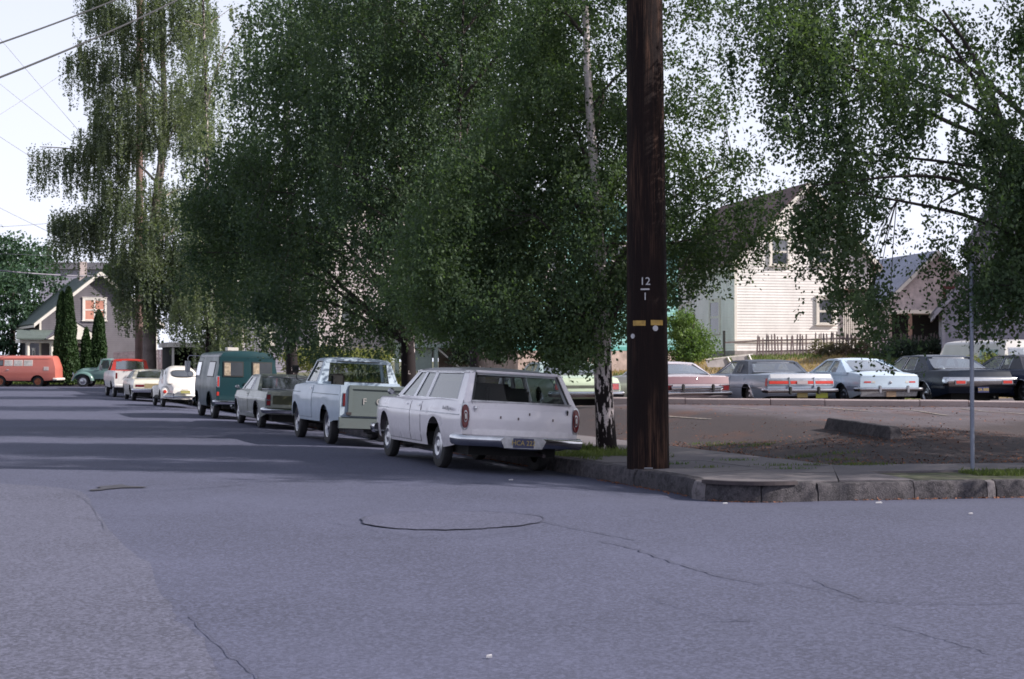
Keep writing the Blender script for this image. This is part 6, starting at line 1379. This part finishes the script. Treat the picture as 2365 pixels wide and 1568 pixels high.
# far pole with its conduit and the wires
WB = (PX(321, 92), 92.0, .2); w1 = thing('utility_pole', 'distant reddish utility pole rising behind the weeping birch at the left', 'utility pole', WB)
mb = MB(); mb.tube([(0, 0, 0), (0, 0, 12), (.0, 0, 25)], [.24, .22, .2], 12); mb.build('shaft', flat('far_pole_wood', (.16, .10, .09), .8, .3, 2), w1, 60)
mb = MB(); z = PZ(321, 90)-.2; mb.tube([(-.1, -1.9, z-1.6), (-.1, -1.9, z-.05), (0, -1.9, z), (.65, -1.9, z), (.75, -1.9, z-.1), (.75, -1.9, z-2.2)], .035, 6); mb.build('conduit', flat('pale_conduit', (.4, .33, .33)), w1)
WIRE = flat('black_wire', (.02, .02, .024), .6); WIREL = flat('thin_grey_wire', (.2, .19, .24), .6)
def wire(a, b, sag, r, mat, label):
    a = Vector(a); b = Vector(b); pts = [a.lerp(b, t)-Vector((0, 0, 4*sag*t*(1-t))) for t in np.linspace(0, 1, 25)]; mb = MB(); mb.tube(pts, r, 5, False)
    tag(mb.build('overhead_wire', mat, None, 60, False), label, 'wire', 'overhead wires')
pt = lambda x, y, Y: tuple(PT(x, y, Y))
wire(pt(560, -140, 92), pt(-560, 270, 46), .6, .038, WIRE, 'thick dark wire slanting across the top left sky, upper of the two')
wire(pt(640, -130, 92), pt(-420, 330, 46), .6, .042, WIRE, 'thick dark wire slanting across the top left sky, lower of the two')
wire(pt(-40, 620, 88), pt(330, 636, 98), .2, .04, WIREL, 'pale wire crossing in front of the bungalow roof')
for i, (a, b, Y1, Y2) in enumerate((((-60, 20), (460, 620), 80, 92), ((-80, 130), (470, 560), 80, 92), ((-40, 290), (330, 520), 80, 92), ((-60, 300), (420, -20), 80, 92), ((-60, 450), (280, 610), 80, 92), ((-40, 525), (240, 500), 90, 92), ((-40, 583), (260, 588), 90, 92))):
    wire(pt(*a, Y1), pt(*b, Y2), .1, .011, WIREL, ('hair-thin wire falling steeply to the right, top of the left sky', 'second hair-thin wire falling to the right', 'third hair-thin wire, ending at the low birch branch', 'hair-thin wire rising to the right', 'faint thin wire falling towards the bungalow chimney', 'faint level wire above the far left trees', 'lowest faint level wire at the far left')[i])

# leaf litter, grass, gravel
rs = np.random.RandomState(77)
def scatter(n, fn_, keep):
    P = fn_(n); return P[keep(P)]
def flatquads(name, P, z, size, mat, label, seed=0, tilt=.3):
    r = np.random.RandomState(seed); n = len(P); a = r.rand(n)*6.283; s = size*(.5+r.rand(n)); C = np.stack([P[:, 0], P[:, 1], z], 1)
    u = np.stack([np.cos(a), np.sin(a), r.normal(0, tilt, n)], 1)*s[:, None]; v = np.stack([-np.sin(a), np.cos(a), r.normal(0, tilt, n)], 1)*s[:, None]*.5
    V = np.stack([C-u, C-v, C+u, C+v], 1).reshape(-1, 3); me = bpy.data.meshes.new(name); me.from_pydata(V.tolist(), [], np.arange(4*n).reshape(-1, 4).tolist()); me.update(); return tag(link(name, me, mat), label, kind='stuff')
LIT = flat('rust_brown_litter', (.21, .082, .044), .9, .5, 30); LIT2 = flat('tan_litter', (.34, .24, .17), .9, .4, 30)
# drifts along the foot of the lot slope, below the wheel stop and along the kerbs
Q = np.stack([rs.uniform(-1, 15, 120000), rs.uniform(20, 41, 120000)], 1); d = sdist(Q)
pn = vnoise(Q, 1.3, 3); w_ = np.exp(-((d-3.15)/.22)**2)*1.0+np.exp(-((d-3.7)/.9)**2)*.35*(pn > .5)+.03*(d > 3.1)*(pn > .45); c0 = np.array(((p0+p1)/2)); dw = np.hypot((Q[:, 0]-c0[0]-.2)/1.3, (Q[:, 1]-c0[1]+.9)/1.1); w_ += np.exp(-dw**2)*.8
w_ += np.exp(-((Q[:, 1]-curbY(Q[:, 0])+.22)/.10)**2)*.9*(Q[:, 0] > 2.6); w_ *= (Q[:, 0] > 1.9)|(Q[:, 1] < 30); w_ *= (d > 2.95)&(Q[:, 1] < curbY(Q[:, 0])-.1)
w_ += .6*np.exp(-((Q[:, 0]-8.6)/2.2)**2-((Q[:, 1]-24.3-.1*(Q[:, 0]-8))/.9)**2)*(d > 3)
k = rs.rand(len(Q)) < w_*1.1; Qk = Q[k]; flatquads('leaf_litter', Qk, land_h(Qk)+.012, .019, LIT, 'rust brown fallen catkins and leaves along the lot edge', 1)
S_ = rs.uniform(2, total-3, 3500); A_ = np.array([at_arc(v) for v in S_]); B_ = np.array([at_arc(v+.05) for v in S_]); D_ = B_-A_; D_ /= np.linalg.norm(D_, axis=1)[:, None]; Mn = np.stack([D_[:, 1], -D_[:, 0]], 1); q = A_+Mn*(np.abs(rs.normal(0, .05, len(S_)))+.015)[:, None]
kk = vnoise(q, .8, 8) > .42; flatquads('gutter_litter', q[kk], road_h(q[kk])+.012, .02, LIT, 'brown litter lying in the gutter', 2)
fr_ = MB()
for (x, y, s, lb_) in ((1674, 1151, .03, 'round white scrap in the gutter below the corner kerb'), (2028, 1152, .04, 'flat white paper strip in the gutter left of the sign post'), (2240, 1195, .022, 'white fleck on the road below the sign post'), (1130, 1533, .016, 'tiny white fleck near the bottom edge of the road'), (1180, 1108, .03, 'pale scrap on the road behind the wagon')):
    p = G(x, y, -.03); zz = HR(*p)+.008; fr_ = MB(); fr_.slab([(p[0]-s, p[1]-s*.6, zz), (p[0]+s, p[1]-s*.5, zz), (p[0]+s*.8, p[1]+s*.6, zz+.004), (p[0]-s*.7, p[1]+s*.5, zz)], (0, 0, 1), .012)
    tag(fr_.build('paper_scrap', PAINTW), lb_, 'litter', 'white scraps on the road')
# grass blades
def blades(name, P, z, hgt, mat, label, seed=0, wid=.006, lean=.35):
    r = np.random.RandomState(seed); n = len(P); h = hgt*(.4+.9*r.rand(n)); a = r.rand(n)*6.283; w = np.stack([np.cos(a), np.sin(a), a*0], 1)*wid; ln = np.stack([r.normal(0, lean, n), r.normal(0, lean, n), np.ones(n)], 1)*h[:, None]; B = np.stack([P[:, 0], P[:, 1], z-.01], 1)
    md = B+ln*np.array([.3, .3, .6]); V = np.stack([B-w, B+w, md+w*.8, B+ln, md-w*.8], 1).reshape(-1, 3); me = bpy.data.meshes.new(name); me.from_pydata(V.tolist(), [], np.arange(5*n).reshape(-1, 5).tolist()); me.update(); return tag(link(name, me, mat), label, kind='stuff')
GR = leafmat('verge_grass', (.055, .085, .03), (.13, .16, .06), .3, 2); GR2 = leafmat('dry_grass', (.20, .15, .07), (.32, .23, .13), .3, 1.5)
s_ = rs.uniform(-1.0, 30, 26000); t_ = rs.uniform(.19, 1.72, 26000); P = K0+s_[:, None]*U+t_[:, None]*N_; keep = (vnoise(P, 1.1, 2)+.25*np.exp(-((s_-1.5)/1.8)**2) > .42) & ~((s_ > 12) & (s_ < 14.5)) & (np.hypot(P[:, 0]-pb[0], P[:, 1]-pb[2]-22.3) > .3) & (s_ > -1.0); P = P[keep]
blades('verge_grass', P, land_h(P), .11, GR, 'rough grass in the strip round the birch trunk', 3)
a_ = rs.uniform(2.6, 14, 22000); t_ = rs.uniform(.22, 1.7, 22000); P = C0+a_[:, None]*E1+t_[:, None]*M1; lim = .5+.55*np.clip((4.3-a_)/1.7, -1, 1); keep = (vnoise(P, 1.2, 2) > .25) & (t_ > lim); P = P[keep]
blades('corner_grass', P, land_h(P), .075, GR, 'grass patch round the sign post', 4)
# weeds in paving joints and on the lot slope
sp2 = [G(x, y, .11) for x, y in ((1700, 1063), (1640, 1080), (1790, 1075), (1830, 1082), (1870, 1074), (1930, 1072), (1965, 1069), (1990, 1073), (2020, 1072), (1560, 1071), (1850, 1054), (2050, 1070))]
sp3 = [G(x, y, .32) for x, y in ((1630, 998), (1650, 1001), (1685, 1001), (1740, 1005), (1760, 1004), (1880, 1022), (1945, 1022), (1938, 1030))]
for i, p in enumerate(sp2+sp3):
    q = p+rs.normal(0, .09 if i < len(sp2) else .12, size=(60, 2))*np.array([1.6, .7]); z = np.maximum(land_h(q), np.where(sdist(q) < 3.1, .108, 0)); blades('weed_tuft', q, z, .05, GR if i % 3 else LF_S, 'small weed tuft in the paving or asphalt', 10+i)
# bank and far grass
P = np.stack([rs.uniform(-12, 24, 60000), rs.uniform(44, 70, 60000)], 1); bb_ = bank_b(P); kp = (bb_ > .2) & (sdist(P) > 4) & (P[:, 1] < 72); P = P[kp]; kn = vnoise(P, .5, 6) > .5
blades('bank_grass', P[~kn], land_h(P[~kn]), .13, GR2, 'dry brown grass on the bank', 6, .016, .4); blades('bank_weeds', P[kn], land_h(P[kn]), .15, GR, 'greener weeds on the bank', 7, .018, .4)
P = np.stack([rs.uniform(-22, -3, 9000), rs.uniform(40, 80, 9000)], 1); kp = (bank_b(P) > .2) & (sdist(P) > 3.5); P = P[kp]; blades('street_bank_weeds', P, land_h(P), .45, LF_Y, 'tall weeds beside the far pavement', 8, .025, .4)
P = np.stack([rs.uniform(-38, -22, 5000), rs.uniform(100.3, 104, 5000)], 1); blades('far_verge_grass', P, far_h(P), .22, GR, 'grass along the far kerb', 9, .03, .4)
